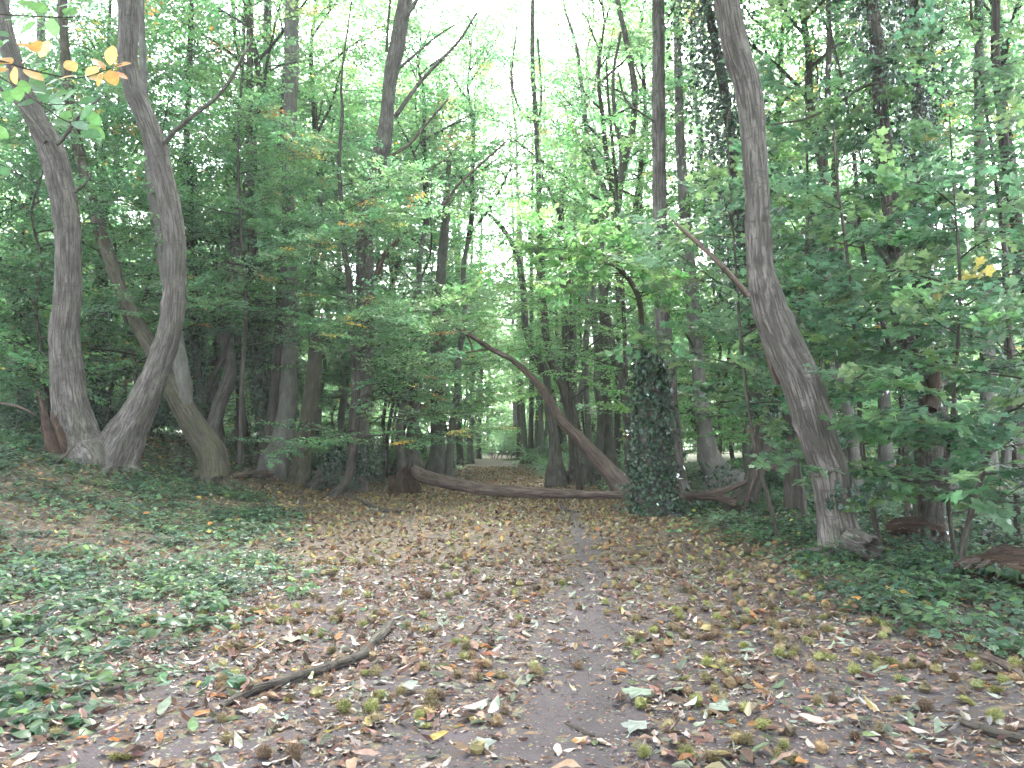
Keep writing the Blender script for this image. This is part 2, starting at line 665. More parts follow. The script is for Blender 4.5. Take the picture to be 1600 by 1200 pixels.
def segs(M, p0, p1, r0, r1, tint=(0.2, 0.2, 0.2), mi=0):
    """many straight three-sided twigs at once"""
    p0, p1 = np.asarray(p0), np.asarray(p1)
    d = p1 - p0
    d /= np.linalg.norm(d, axis=1)[:, None] + 1e-9
    a = np.cross(d, np.where(np.abs(d[:, 2:3]) < 0.9, [[0, 0, 1.0]], [[1.0, 0, 0]]))
    a /= np.linalg.norm(a, axis=1)[:, None] + 1e-9
    b = np.cross(d, a)
    V = []
    for k in range(3):
        w = math.cos(k * 2.0944) * a + math.sin(k * 2.0944) * b
        V.append(p0 + w * np.asarray(r0).reshape(-1, 1))
    for k in range(3):
        w = math.cos(k * 2.0944) * a + math.sin(k * 2.0944) * b
        V.append(p1 + w * np.asarray(r1).reshape(-1, 1))
    V = np.stack(V, 1)
    n = len(p0)
    F0 = np.array([[0, 1, 4, 3], [1, 2, 5, 4], [2, 0, 3, 5]])
    F = (np.arange(n)[:, None, None] * 6 + F0[None]).reshape(-1, 4)
    M.add(V.reshape(-1, 3), F, tint, None, mi)


# ---- leaf shapes: length 1 along +x, blade across y, normal +z
def _shape(outline, fold=0.18, curl=0.0, droop=0.12, wave=0.0):
    """outline: half-outline points (x, y), base to tip. Folded along the midrib."""
    o = np.array(outline, float)
    k = len(o)
    xs = o[:, 0]
    mid = np.stack([xs, 0 * xs, 0 * xs], 1)
    Lft = np.stack([xs, o[:, 1], o[:, 1] * fold + wave * np.sin(np.arange(k) * 2.4)], 1)
    Rgt = np.stack([xs, -o[:, 1], o[:, 1] * fold - wave * np.sin(np.arange(k) * 1.9)], 1)
    V = [mid[0]]
    F = []
    # interior stations 1..k-2 have three verts, the ends one
    for i in range(1, k - 1):
        V += [mid[i], Lft[i], Rgt[i]]
    V.append(mid[-1])
    V = np.array(V)
    last = len(V) - 1
    F += [(0, 1, 2), (0, 3, 1)]
    for i in range(1, k - 2):
        a, b = 1 + 3 * (i - 1), 1 + 3 * i
        F += [(a, b, a + 1), (b, b + 1, a + 1), (a, a + 2, b), (b, a + 2, b + 2)]
    a = 1 + 3 * (k - 3)
    F += [(a, last, a + 1), (a, a + 2, last)]
    V[:, 2] -= droop * V[:, 0] ** 2
    if curl:
        ang = V[:, 1] * curl
        V[:, 2] += np.abs(V[:, 1]) * np.sin(np.abs(ang)) * 1.0
        V[:, 1] *= np.cos(ang)
    return V, np.array(F)


def maple_shape(seed=0):
    g = rs(seed)
    lob = [(-125, 0.30), (-92, 0.58), (-70, 0.50), (-50, 0.86), (-36, 0.74), (-22, 0.62), (-9, 0.86), (0, 1.0), (9, 0.86), (22, 0.62), (36, 0.74), (50, 0.86), (70, 0.50), (92, 0.58), (125, 0.30)]
    pts = [(0.0, 0.0, 0.0)]
    for a, r_ in lob:
        r_ *= 0.62 * g.uniform(0.93, 1.07)
        x, y = 0.38 + r_ * math.cos(R(a)), r_ * math.sin(R(a)) * 1.25
        pts.append((x, y, 0.10 * abs(y) - 0.10 * x * x + 0.04 * g.uniform(-1, 1)))
    c = (0.34, 0, 0.02)
    V = np.array([c] + pts)
    n = len(V) - 1
    F = [(0, 1 + i, 1 + (i + 1) % n) for i in range(n)]
    return V, np.array(F)


L_QUAD = (np.array([[0, 0, 0], [0.48, 0.34, 0.07], [1, 0, -0.10], [0.48, -0.34, 0.07]]), np.array([[0, 2, 1], [0, 3, 2]]))
L_OVAL = _shape([(0, 0), (0.18, 0.22), (0.5, 0.33), (0.8, 0.2), (1, 0)])
L_BEECH = _shape([(0, 0), (0.15, 0.24), (0.45, 0.35), (0.75, 0.26), (1, 0)], wave=0.02)
L_LANCE = _shape([(0, 0), (0.25, 0.13), (0.5, 0.155), (0.78, 0.10), (1, 0)], fold=0.3)
L_IVY = (np.array([[0, 0, 0], [0.05, 0.36, 0.03], [0.42, 0.48, -0.02], [0.62, 0.2, 0.03], [1, 0, -0.1], [0.62, -0.2, 0.03], [0.42, -0.48, -0.02], [0.05, -0.36, 0.03]]),
         np.array([[0, 4, 3], [0, 3, 2], [0, 2, 1], [0, 5, 4], [0, 6, 5], [0, 7, 6]]))
L_MAPLE = [maple_shape(i) for i in range(3)]
L_DRY = [_shape([(0, 0), (0.2, 0.13), (0.45, 0.2), (0.75, 0.13), (1, 0)], fold=f, curl=c, droop=d, wave=w)
         for f, c, d, w in ((0.35, 1.2, 0.25, 0.05), (0.1, -0.8, -0.22, 0.06), (0.9, 1.0, 0.05, 0.03), (0.2, 0.4, 0.35, 0.08), (0.6, -1.2, -0.30, 0.05))]
L_DRYQ = (np.array([[0, 0, 0], [0.5, 0.22, 0.10], [1, 0, 0.02], [0.5, -0.22, 0.04]]), np.array([[0, 2, 1], [0, 3, 2]]))


def rotm(x, up):
    """frames with +x along x and +z near up (rows of arrays)"""
    x = x / (np.linalg.norm(x, axis=1)[:, None] + 1e-9)
    y = np.cross(up, x)
    y /= np.linalg.norm(y, axis=1)[:, None] + 1e-9
    z = np.cross(x, y)
    return np.stack([x, y, z], -1)      # columns


def leaves(M, shape, pos, Rm, size, tint, mi=0):
    V0, F0 = shape
    n = len(pos)
    if n == 0:
        return
    V = pos[:, None] + np.einsum('nij,kj->nki', Rm, V0) * np.asarray(size).reshape(-1, 1, 1)
    F = (np.arange(n)[:, None, None] * len(V0) + F0[None]).reshape(-1, F0.shape[1])
    M.add(V.reshape(-1, 3), F, np.repeat(tint, len(V0), axis=0), None, mi, False)


def tints(g, n, pal, w=None, var=0.22):
    pal = np.array(pal)
    k = g.choice(len(pal), n, p=None if w is None else np.array(w) / sum(w))
    return np.clip(pal[k] * (1 + var * g.randn(n, 1)) * (1 + 0.06 * g.randn(n, 3)), 0.01, 0.8)


G_BEECH = [(0.080, 0.180, 0.078), (0.100, 0.200, 0.080), (0.068, 0.160, 0.074), (0.118, 0.205, 0.080)]
G_BRIGHT = [(0.096, 0.215, 0.070), (0.116, 0.235, 0.074), (0.082, 0.192, 0.070), (0.140, 0.235, 0.078)]
G_MAPLE = [(0.088, 0.165, 0.078), (0.074, 0.148, 0.078), (0.118, 0.185, 0.074), (0.064, 0.125, 0.070)]
G_IVY = [(0.022, 0.052, 0.030), (0.030, 0.065, 0.034), (0.018, 0.042, 0.026), (0.040, 0.075, 0.034)]
G_BRAMBLE = [(0.058, 0.110, 0.068), (0.074, 0.132, 0.070), (0.046, 0.088, 0.058), (0.088, 0.142, 0.062)]
AUT = [(0.50, 0.30, 0.06), (0.48, 0.20, 0.05), (0.45, 0.36, 0.10)]


# ---- a spray: a flat twig system with alternate leaves, +x outward
def make_spray(g, n_side=6, per=6, L=0.95, ls=0.085):
    P, X, U, S, A, B, W = [], [], [], [], [], [], []
    A.append((0, 0, 0)); B.append((L * 0.55, 0.02, 0.01)); W.append(1.0)
    A.append((L * 0.55, 0.02, 0.01)); B.append((L, 0, -0.06)); W.append(0.6)
    for i in range(n_side):
        t = (i + 0.7) / (n_side + 0.3)
        sd = 1 if i % 2 else -1
        b = np.array([L * t, 0, -0.06 * t])
        ang = sd * R(g.uniform(38, 62))
        d = np.array([math.cos(ang), math.sin(ang), g.uniform(-0.14, 0.10)])
        l = L * g.uniform(0.30, 0.48) * (1.1 - 0.5 * t)
        A.append(b); B.append(b + d * l); W.append(0.5)
        for k in range(per):
            q = (k + 0.5) / per
            s2 = 1 if k % 2 else -1
            a2 = ang + s2 * R(g.uniform(30, 70)) * (1 if k < per - 1 else 0)
            P.append(b + d * l * q + np.array([0, 0, g.uniform(-0.015, 0.015)]))
            X.append((math.cos(a2), math.sin(a2), g.uniform(-0.45, 0.12)))
            U.append((g.normal(0, 0.28), g.normal(0, 0.28), 1))
            S.append(ls * g.uniform(0.7, 1.2))
    for k in range(5):
        t = 1 - 0.09 * k
        a2 = (1 if k % 2 else -1) * R(g.uniform(20, 60)) if k else 0
        P.append((L * t, 0, -0.06 * t)); X.append((math.cos(a2), math.sin(a2), g.uniform(-0.4, 0.1)))
        U.append((g.normal(0, 0.28), g.normal(0, 0.28), 1)); S.append(ls * g.uniform(0.7, 1.2))
    return [np.array(a, float) for a in (P, X, U, S, A, B, W)]


_g = rs(5)
SPRAYS = [make_spray(_g) for _ in range(8)]
SPRAYS_S = [make_spray(_g, 4, 5, 0.7) for _ in range(6)]            # sparse
SPRAYS_M = [make_spray(_g, 4, 3, 1.0, 0.125) for _ in range(6)]      # few large leaves (maple)


def put_sprays(ML, MT, g, pos, dirs, scale, shape, pal, w=None, sprays=None, leafscale=1.0, aut=0.0, twig_r=0.0035, tilt=0.25, autf=None):
    sprays = sprays or SPRAYS
    pos, dirs = np.asarray(pos, float), np.asarray(dirs, float)
    n = len(pos)
    if n == 0:
        return
    kinds = g.randint(0, len(sprays), n)
    up = np.stack([g.normal(0, tilt, n), g.normal(0, tilt, n), np.ones(n)], 1)
    Rm = rotm(dirs, up)
    scale = np.broadcast_to(scale, (n,)) * g.uniform(0.75, 1.2, n)
    base = tints(g, n, pal, w, 0.16)
    isaut = g.rand(n) < (aut if autf is None else autf(pos))
    base[isaut] = tints(g, isaut.sum(), AUT)
    for k in range(len(sprays)):
        m = kinds == k
        c = m.sum()
        if not c:
            continue
        P, X, U, S, A, B, W = sprays[k]
        pp = pos[m][:, None] + np.einsum('nij,kj->nki', Rm[m], P) * scale[m][:, None, None]
        xx = np.einsum('nij,kj->nki', Rm[m], X).reshape(-1, 3)
        uu = np.einsum('nij,kj->nki', Rm[m], U).reshape(-1, 3)
        xx = xx + g.normal(0, 0.18, xx.shape)
        uu = uu + g.normal(0, 0.18, uu.shape)
        ss = (np.ones(c)[:, None] * S[None]).ravel() * leafscale * g.uniform(0.8, 1.15, c * len(S))
        tt = np.repeat(base[m], len(S), axis=0) * (1 + 0.15 * g.randn(c * len(S), 1))
        one = g.rand(len(tt)) < aut * 0.25
        tt[one] = tints(g, one.sum(), AUT)
        tt = np.clip(tt, 0.01, 0.8)
        keep = g.rand(len(tt)) < 0.93
        shp = shape if isinstance(shape, list) else [shape]
        which = g.randint(0, len(shp), len(tt))
        pf = pp.reshape(-1, 3)
        for q in range(len(shp)):
            mm = keep & (which == q)
            leaves(ML, shp[q], pf[mm], rotm(xx[mm], uu[mm]), ss[mm], tt[mm])
        a = pos[m][:, None] + np.einsum('nij,kj->nki', Rm[m], A) * scale[m][:, None, None]
        b = pos[m][:, None] + np.einsum('nij,kj->nki', Rm[m], B) * scale[m][:, None, None]
        ww = (np.ones(c)[:, None] * W[None]).ravel()
        segs(MT, a.reshape(-1, 3), b.reshape(-1, 3), twig_r * ww, twig_r * ww * 0.5, (0.08, 0.065, 0.05))


def limb(g, start, az, el, L, r0, bend=0.3, wob=0.12, n=7):
    """a branch path that starts at elevation el and bends; rows x, y, z, r"""
    p = np.array(start, float)
    out = [(*p, r0)]
    for i in range(n):
        t = (i + 1) / n
        az += g.normal(0, wob)
        el += bend / n + g.normal(0, wob * 0.5)
        p = p + L / n * np.array([math.cos(az) * math.cos(el), math.sin(az) * math.cos(el), math.sin(el)])
        out.append((*p, r0 * (1 - 0.85 * t)))
    return np.array(out)


def grow(MB, ML, g, axis, z0, z1, n, Lf, el, shape, pal, dens=0.42, spray=0.9, leafscale=1.0, bend=0.2, seg=6, sprays=None, aut=0.0, r_limb=0.04,
         azs=None, w=None, tilt=0.25, twig_r=0.0035, autf=None, sub=5, out_only=0.25):
    """limbs from a stem axis (rows x, y, z, r), side shoots on them, and sprays of leaves on those"""
    pos, dirs = [], []
    axis = np.asarray(axis)
    for i in range(n):
        q = (i + g.rand() * 0.7) / n
        z = z0 + (z1 - z0) * q
        st = [np.interp(z, axis[:, 2], axis[:, k]) for k in range(3)]
        st[2] = z
        az = i * 2.39996 + g.normal(0, 0.4) if azs is None else azs(q, g) if callable(azs) else azs[g.randint(len(azs))] + g.normal(0, 0.45)
        L = Lf(q) * g.uniform(0.75, 1.2)
        P = limb(g, st, az, el(q) + g.normal(0, 0.12), L, r_limb * (0.5 + 0.5 * L / max(Lf(0.3), 0.1)), bend)
        tube(MB, P, step=L / 7.5, seg=seg, lump=0, cap=False, seed=i)
        subs = [P]
        for j in range(sub):
            t = 0.25 + 0.7 * (j + g.rand() * 0.5) / sub
            k = t * (len(P) - 1)
            a = int(k)
            s2 = P[a, :3] + (P[min(a + 1, len(P) - 1), :3] - P[a, :3]) * (k - a)
            d = P[min(a + 1, len(P) - 1), :3] - P[a, :3]
            az2 = math.atan2(d[1], d[0]) + (1 if j % 2 else -1) * g.uniform(0.6, 1.1)
            P2 = limb(g, s2, az2, g.normal(0.05, 0.15), L * g.uniform(0.28, 0.5) * (1.15 - 0.5 * t), P[a, 3] * 0.5 + 0.003, 0.05, n=4)
            tube(MB, P2, step=L * 0.12, seg=4, lump=0, cap=False, seed=j)
            subs.append(P2)
        for si, S in enumerate(subs):
            ln = np.linalg.norm(np.diff(S[:, :3], axis=0), axis=1)
            cs = np.concatenate([[0], np.cumsum(ln)])
            tt = np.arange(cs[-1] * (out_only if si == 0 else 0.15), cs[-1], dens)
            tt = np.append(tt, cs[-1])
            for j, t in enumerate(tt):
                p = np.array([np.interp(t, cs, S[:, k]) for k in range(3)])
                k = min(np.searchsorted(cs, t), len(S) - 1)
                d = S[k, :3] - S[k - 1, :3]
                d = d / (np.linalg.norm(d) + 1e-9)
                sd = np.cross(d, [0, 0, 1])
                v = d + sd * (1 if j % 2 else -1) * g.uniform(0.4, 1.1) if t < cs[-1] else d
                pos.append(p)
                dirs.append(v + np.array([0, 0, g.normal(0, 0.1)]))
    put_sprays(ML, MB, g, pos, dirs, spray, shape, pal, w, sprays, leafscale, aut, twig_r, tilt, autf)
    return len(pos)

# ================================================================== THE GROUND
def x_left(y):
    return np.interp(y, [3.5, 4.25, 5.6, 8.3, 12, 16, 19, 22, 26, 38, 54, 79], [-1.9, -2.1, -2.3, -2.6, -3.6, -4.9, -7.0, -7.4, -5.6, -3.6, -3.6, -3.0])


def x_right(y):
    return np.interp(y, [3.5, 4.85, 6, 7.3, 10.3, 15, 21, 27, 43, 79], [3.6, 3.3, 3.0, 2.8, 3.25, 3.5, 3.4, 2.3, 1.6, 1.3])


def green(x, y):
    """0 on the path .. 1 well inside the greenery"""
    x, y = np.asarray(x, float), np.asarray(y, float)
    w = 0.5 + 0.03 * y + 0.9 * noise3(x * 0.8, y * 0.8, 5.5)
    l = sstep(-0.2, 1.0, (x_left(y) - x) / 0.8 + w - 0.3)
    r = sstep(-0.2, 1.0, (x - x_right(y)) / 0.9 + w - 0.5)
    return np.clip(l + r, 0, 1)


def track(x, y):
    w = np.interp(y, [3, 5, 9, 16, 22], [0.38, 0.28, 0.18, 0.13, 0.09])
    return np.exp(-((x - track_x(y)) / w) ** 4) * (1 - sstep(17, 24, y))


def make_ground():
    ys = np.concatenate([np.arange(-8, 2, 0.5), np.arange(2, 12, 0.09), np.arange(12, 30, 0.22), np.arange(30, 120, 0.8), np.geomspace(120, 900, 24)])
    xs = np.concatenate([-np.geomspace(700, 32, 22), np.arange(-30, -9, 0.5), np.arange(-9, 9, 0.12), np.arange(9, 30, 0.5), np.geomspace(32, 700, 22)])
    X, Y = np.meshgrid(xs, ys)
    Z = hgt(X, Y)
    near = (Y < 14) & (np.abs(X) < 9)
    Z = Z + near * 0.006 * noise3(X * 9, Y * 9, 2.2)
    M = Mesh()
    nx = len(xs)
    i, j = np.meshgrid(np.arange(len(ys) - 1), np.arange(nx - 1), indexing='ij')
    a = (i * nx + j).ravel()
    F = np.stack([a, a + 1, a + nx + 1, a + nx], 1)
    M.add(np.stack([X, Y, Z], -1).reshape(-1, 3), F)
    me = M.mesh('forest_ground', M_SOIL)
    at_ = me.attributes.new('zone', 'FLOAT_COLOR', 'POINT')
    tr_ = track(X, Y)
    gr = green(X, Y)
    cov = np.clip(np.interp(Y, [3, 7, 10, 16, 30], [0.25, 0.35, 0.75, 1.0, 1.0]) * (1 - 0.9 * tr_), 0, 1)
    z = np.stack([cov, gr * sstep(8, 20, Y), tr_, np.ones_like(X)], -1).reshape(-1, 4)
    at_.data.foreach_set('color', z.astype(np.float32).ravel())
    o = place(me, 'forest_ground')
    tag(o, 'brown woodland floor with a trodden path running away between the trees', 'ground', kind='structure')


make_ground()

# ================================================================== CROWN TEMPLATES (shared by copies)
def axis_wobble(g, h, r0, r1, wob=0.25, n=9, lean=(0, 0)):
    z = np.linspace(0, h, n)
    x = np.cumsum(g.normal(0, wob / n ** 0.5, n)) * 0.6
    y = np.cumsum(g.normal(0, wob / n ** 0.5, n)) * 0.6
    t = z / h
    return np.stack([x - x[0] + lean[0] * t * t, y - y[0] + lean[1] * t * t, z, r0 + (r1 - r0) * t], 1)


TALL, UNDER, SHRUB, POLE = [], [], [], []
for k in range(5):
    g = rs(100 + k)
    ax = axis_wobble(g, 9.5, 0.11, 0.012, 0.9)
    MB, ML = Mesh(), Mesh()
    tube(MB, ax, step=0.5, seg=8, lump=0.04, seed=k, cap=False)
    n = grow(MB, ML, g, ax, 0.2, 9.3, 13, lambda q: 3.6 * (1 - q) ** 0.7 + 0.8, lambda q: 0.45 + 0.6 * q, [L_QUAD], G_BEECH if k % 2 else G_BRIGHT,
             dens=0.50, spray=1.1, leafscale=1.45, bend=0.25, seg=5, r_limb=0.05, aut=0.015, twig_r=0.005)
    TALL.append((MB.mesh('tall branches', M_TWIG), ML.mesh('tall crown', M_LEAF)))
for k in range(5):
    g = rs(200 + k)
    ax = axis_wobble(g, 8.0, 0.055, 0.008, 0.8, lean=(g.normal(0, .5), g.normal(0, .5)))
    MT, MB, ML = Mesh(), Mesh(), Mesh()
    tube(MT, ax, step=0.3, seg=8, lump=0.05, seed=k)
    grow(MB, ML, g, ax, 0.7, 7.8, 19, lambda q: 2.7 * (1 - q) ** 0.6 + 0.6, lambda q: 0.12 + 0.5 * q, [L_QUAD], G_BRIGHT if k % 2 else G_BEECH,
         dens=0.36, spray=0.95, leafscale=1.2, bend=0.1, seg=5, r_limb=0.022, aut=0.02, twig_r=0.004)
    UNDER.append((MT.mesh('thin trunk', M_BARKD), MB.mesh('thin branches', M_TWIG), ML.mesh('leafy crown', M_LEAF)))
for k in range(4):
    g = rs(300 + k)
    MB, ML = Mesh(), Mesh()
    pos, dirs = [], []
    for i in range(13):
        P = limb(g, (g.normal(0, .15), g.normal(0, .15), 0), i * 2.4 + g.normal(0, .3), g.uniform(0.7, 1.4), g.uniform(1.2, 2.1), 0.014, -0.9)
        tube(MB, P, step=0.25, seg=4, lump=0, cap=False, seed=i)
        for t in np.linspace(0.25, 1, 9):
            q = t * (len(P) - 1)
            a = min(int(q), len(P) - 2)
            pos.append(P[a, :3] + (P[a + 1, :3] - P[a, :3]) * (q - a))
            dirs.append((P[a + 1, :3] - P[a, :3]) + g.normal(0, 0.16, 3) * [1, 1, .4])
    put_sprays(ML, MB, g, pos, dirs, 0.62, [L_QUAD], G_BRAMBLE if k % 2 else G_BEECH, leafscale=0.95, tilt=0.4)
    SHRUB.append((MB.mesh('shrub stems', M_TWIG), ML.mesh('shrub leaves', M_LEAF)))
for k in range(6):
    g = rs(400 + k)
    ax = axis_wobble(g, 9.5, 0.20, 0.11, 0.9 if k < 4 else 1.6, lean=(g.normal(0, .6), g.normal(0, .5)))
    ax[0, 2] = -0.5
    MT = Mesh()
    tube(MT, ax, step=0.25, seg=12, lump=0.06, ridge=0.01, flare=0.5, seed=k)
    POLE.append((MT.mesh('pole trunk', [M_BARKG, M_BARK, M_BARKD, M_BARKG, M_BARK, M_BARKD][k]), ax[-1, :3]))


def ivy_coat(M, g, Q, n, rad, thick, size=(0.05, 0.085), pal=G_IVY, z0=-9, z1=99, shape=L_IVY, bushy=0.35):
    """shingled ivy leaves round a stem path Q (rows x, y, z, r)"""
    s = np.concatenate([[0], np.cumsum(np.linalg.norm(np.diff(Q[:, :3], axis=0), axis=1))])
    t = g.rand(n) * s[-1]
    c = np.stack([np.interp(t, s, Q[:, k]) for k in range(4)], 1)
    keep = (c[:, 2] > z0) & (c[:, 2] < z1)
    c, t = c[keep], t[keep]
    n = len(c)
    th = g.rand(n) * 2 * PI
    out = np.stack([np.cos(th), np.sin(th), np.zeros(n)], 1)
    lum = 1 + 0.45 * noise3(np.cos(th) * 1.7 + 9, np.sin(th) * 1.7, c[:, 2] * 1.9)
    rr = c[:, 3] + rad * lum + thick * np.abs(g.normal(0, 0.5, n)) * lum
    p = c[:, :3] + out * rr[:, None]
    x = np.stack([g.normal(0, bushy + .15, n), g.normal(0, bushy + .15, n), -1 + g.normal(0, bushy, n)], 1) + out * 0.55
    up = out + np.stack([g.normal(0, bushy, n), g.normal(0, bushy, n), 0.35 + g.normal(0, bushy, n)], 1)
    leaves(M, shape, p, rotm(x, up), g.uniform(size[0], size[1], n), tints(g, n, pal))


# ================================================================== TREES SEEN CLEARLY
def stem(pts, Y, dY=0.0, below=0.35, ext=0.0, extdir=None):
    """pixel stem (u, v, w) from base to top at depth Y (dY metres further at its top) -> rows x, y, z, r"""
    n = len(pts)
    v0, v1 = pts[0][1], pts[-1][1]
    out = []
    for (u, v, w) in pts:
        t = (v0 - v) / (v0 - v1 + 1e-9)
        y = Y + dY * t + 0.12 * math.sin(3.1 * t + Y)
        p = at(u, v, y)
        out.append([*p, px(w, u, v, y) / 2])
    out = np.array(out)
    if below:
        d = out[1, :3] - out[0, :3]
        d /= max(np.linalg.norm(d), .01)
        dn = 0.25 * d + np.array([0, 0, 0.75])
        out = np.vstack([[*(out[0, :3] - dn * (below + out[0, 3] * 0.9)), out[0, 3] * 1.15], out])
    if ext:
        d = out[-1, :3] - out[-2, :3]
        d /= np.linalg.norm(d)
        d = d * 0.5 + np.array([0, 0, 0.5])
        d /= np.linalg.norm(d)
        for k in (1, 2, 3):
            out = np.vstack([out, [*(out[-1, :3] + d * ext / 3), out[-1, 3] * 0.88]])
            d = d * 0.8 + np.array([0, 0, 0.2])
    return out


def tree(name, label, pts, m, Y=None, dY=0.0, ext=3.0, flare=0.5, lobes=5, branches=(), crown=None, seed=0, cat='tree', group=None, seg=None, extra=(), crown_scale=1.0, lump=0.07,
         ridge=0.010, knots=4, flare_len=0.4, step=None):
    base = ground_px(pts[0][0], pts[0][1])
    if Y is None:
        Y = base[1]
    P = stem(pts, Y, dY, ext=ext)
    base = P[1, :3].copy()
    base[2] = float(hgt(base[0], base[1]))
    root = empty(name, base)
    tag(root, label, cat, group)
    off = np.array([*base, 0])
    big = max(p[2] for p in pts) > 30
    seg = seg or (40 if big else 16)
    M = Mesh()
    Q, s = tube(M, P - off, step=step or (0.05 if big else 0.14), seg=seg, flare=flare, lobes=lobes, lump=lump, ridge=ridge if big else ridge * 0.6, seed=seed, knots=knots, flare_len=flare_len)
    M.obj('trunk', m, root)
    for bi, b in enumerate(branches):
        bp, by, bdy = b[0], b[1] if len(b) > 1 else Y, b[2] if len(b) > 2 else 0.0
        B = stem(bp, by, bdy, below=0)
        MB = Mesh()
        tube(MB, B - off, step=0.08, seg=10, lump=0.08, ridge=0.002, seed=seed + bi + 1)
        MB.obj('branch', b[3] if len(b) > 3 else m, root)
    if crown is not None:
        tb, tc = TALL[crown % 5]
        for nm, me in (('branch', tb), ('crown', tc)):
            o = place(me, nm, root, Q[-1, :3] - np.array([0, 0, 0.1]))
            o.rotation_euler = (0, 0, seed * 1.7)
            o.scale = (crown_scale,) * 3
            o.color = (1, 1, 1, 1)
    return root, Q, Y


YL = 15.5
tree('leaning_chestnut_tree', 'thick grey brown leaning chestnut trunk beside the splintered snag, leftmost big tree',
     [(136, 728, 88), (122, 690, 70), (114, 650, 57), (108, 610, 51), (103, 560, 46), (100, 520, 42), (105, 470, 39), (107, 400, 37), (103, 340, 39), (92, 275, 40), (79, 230, 38), (62, 195, 33), (45, 160, 30), (22, 100, 27), (5, 40, 26)],
     M_BARK, Y=YL, dY=-0.6, flare=0.45, crown=0, seed=1, ext=4, knots=7,
     branches=[([(72, 222, 9), (50, 190, 7), (25, 160, 6), (0, 138, 5), (-30, 110, 4)], YL - .9), ([(88, 225, 8), (100, 215, 6), (125, 180, 5), (158, 152, 3)], YL - .9), ([(118, 300, 6), (132, 288, 4), (142, 272, 2)], YL - .7)])
tree('curved_chestnut_tree', 'thick bent chestnut trunk curving right then upward, crossing the leaning one',
     [(178, 722, 62), (191, 695, 60), (208, 660, 52), (228, 620, 45), (246, 575, 38), (262, 530, 36), (271, 480, 34), (274, 400, 33), (268, 340, 34), (256, 280, 32), (243, 228, 32), (228, 185, 31), (211, 145, 30), (200, 100, 29), (200, 50, 29), (202, 0, 30), (206, -60, 28)],
     M_BARK, Y=YL + 0.2, dY=-0.4, flare=0.45, crown=1, seed=2, ext=4, knots=7,
     branches=[([(258, 224, 9), (270, 208, 8), (300, 182, 7), (335, 155, 6), (360, 125, 5), (378, 90, 4), (396, 60, 3)], YL - .3), ([(262, 232, 3), (268, 245, 2), (262, 228, 2)], YL - .3)])
tree('forked_chestnut_tree', 'forked chestnut with mossy foot leaning left behind the curved trunk',
     [(330, 706, 38), (308, 672, 38), (288, 640, 35), (272, 610, 33), (255, 572, 31), (236, 542, 27), (212, 500, 22), (190, 455, 20), (170, 400, 20), (150, 340, 18), (134, 280, 17), (121, 225, 16), (108, 150, 15), (100, 60, 14), (96, -30, 13)],
     M_BARKM, Y=17.6, dY=0.3, flare=0.25, crown=2, seed=3, ext=3,
     branches=[([(290, 640, 26), (287, 600, 25), (280, 560, 24), (271, 500, 22), (262, 440, 20), (253, 390, 19), (243, 330, 18), (236, 280, 16), (231, 220, 14), (226, 150, 12), (222, 60, 10), (220, -20, 9)], 17.6, .5, M_BARKG)])

def add_roots(label_part, spread, n, m, seed, a0=0.0, a1=6.28, r=0.09):
    rt = [o for o in C.objects if o.get('label') and label_part in o['label']][0]
    g = rs(seed)
    for i in range(n):
        a = a0 + (a1 - a0) * (i + g.rand() * 0.5) / n
        L = spread * g.uniform(0.6, 1.2)
        P = []
        for k, t in enumerate((0.0, 0.25, 0.5, 0.75, 1.0)):
            d = 0.18 + L * t
            aa = a + g.normal(0, 0.12) * t
            x, y = d * math.cos(aa), d * math.sin(aa)
            z = float(hgt(rt.location.x + x, rt.location.y + y)) - rt.location.z
            P.append([x, y, z + (0.22, 0.07, 0.025, 0.01, -0.05)[k], r * (1.25, .8, .55, .4, .2)[k] * g.uniform(.8, 1.2)])
        M = Mesh()
        tube(M, np.array(P), step=0.05, seg=12, lump=0.15, ridge=0.005, seed=seed + i)
        M.obj('root', m, rt)


add_roots('beside the splintered snag', 0.9, 6, M_BARK, 3, -3.2, 0.4, 0.13)
add_roots('bent chestnut trunk', 0.9, 5, M_BARK, 5, -2.6, 0.6, 0.13)
add_roots('mossy foot leaning', 0.7, 5, M_BARKM, 6, -2.8, 1.0, 0.10)

# the splintered snag at their foot
root = empty('splintered_snag', ground_px(92, 722))
tag(root, 'splintered reddish broken stem leaning left at the foot of the leftmost big tree', 'tree stump')
off = np.array([*root.location, 0])
for bi, (pp, sd, nm) in enumerate((([(100, 725, 24), (86, 700, 22), (78, 675, 15), (70, 650, 9), (63, 625, 5), (58, 608, 1.5)], 4, 'trunk'), ([(108, 712, 15), (98, 690, 13), (88, 665, 8), (80, 645, 3)], 5, 'splinter'),
                                  ([(106, 700, 8), (96, 675, 6), (88, 655, 2), (91, 645, 1)], 6, 'splinter'), ([(76, 675, 7), (66, 668, 7), (72, 690, 4)], 7, 'splinter'))):
    M = Mesh()
    tube(M, stem(pp, 15.0, below=0.2 if bi == 0 else 0) - off, step=0.04, seg=12, lump=0.25, ridge=0.008, seed=sd, knots=3)
    M.obj(nm, M_ROT, root)
M = Mesh()
tube(M, stem([(58, 650, 4), (40, 640, 4), (15, 632, 4), (-20, 630, 3)], 14.8, below=0) - off, step=0.1, seg=8, seed=8)
M.obj('branch', M_DEAD, root)
root = empty('dead_branch', ground_px(75, 745))
tag(root, 'thin dead branch propped on the ground below the splintered snag', 'branch')
off = np.array([*root.location, 0])
M = Mesh()
tube(M, stem([(50, 748, 4), (80, 728, 4), (103, 710, 4), (118, 695, 2)], 14.4, below=0) - off, step=0.1, seg=8, seed=9)
M.obj('stem', M_DEAD, root)

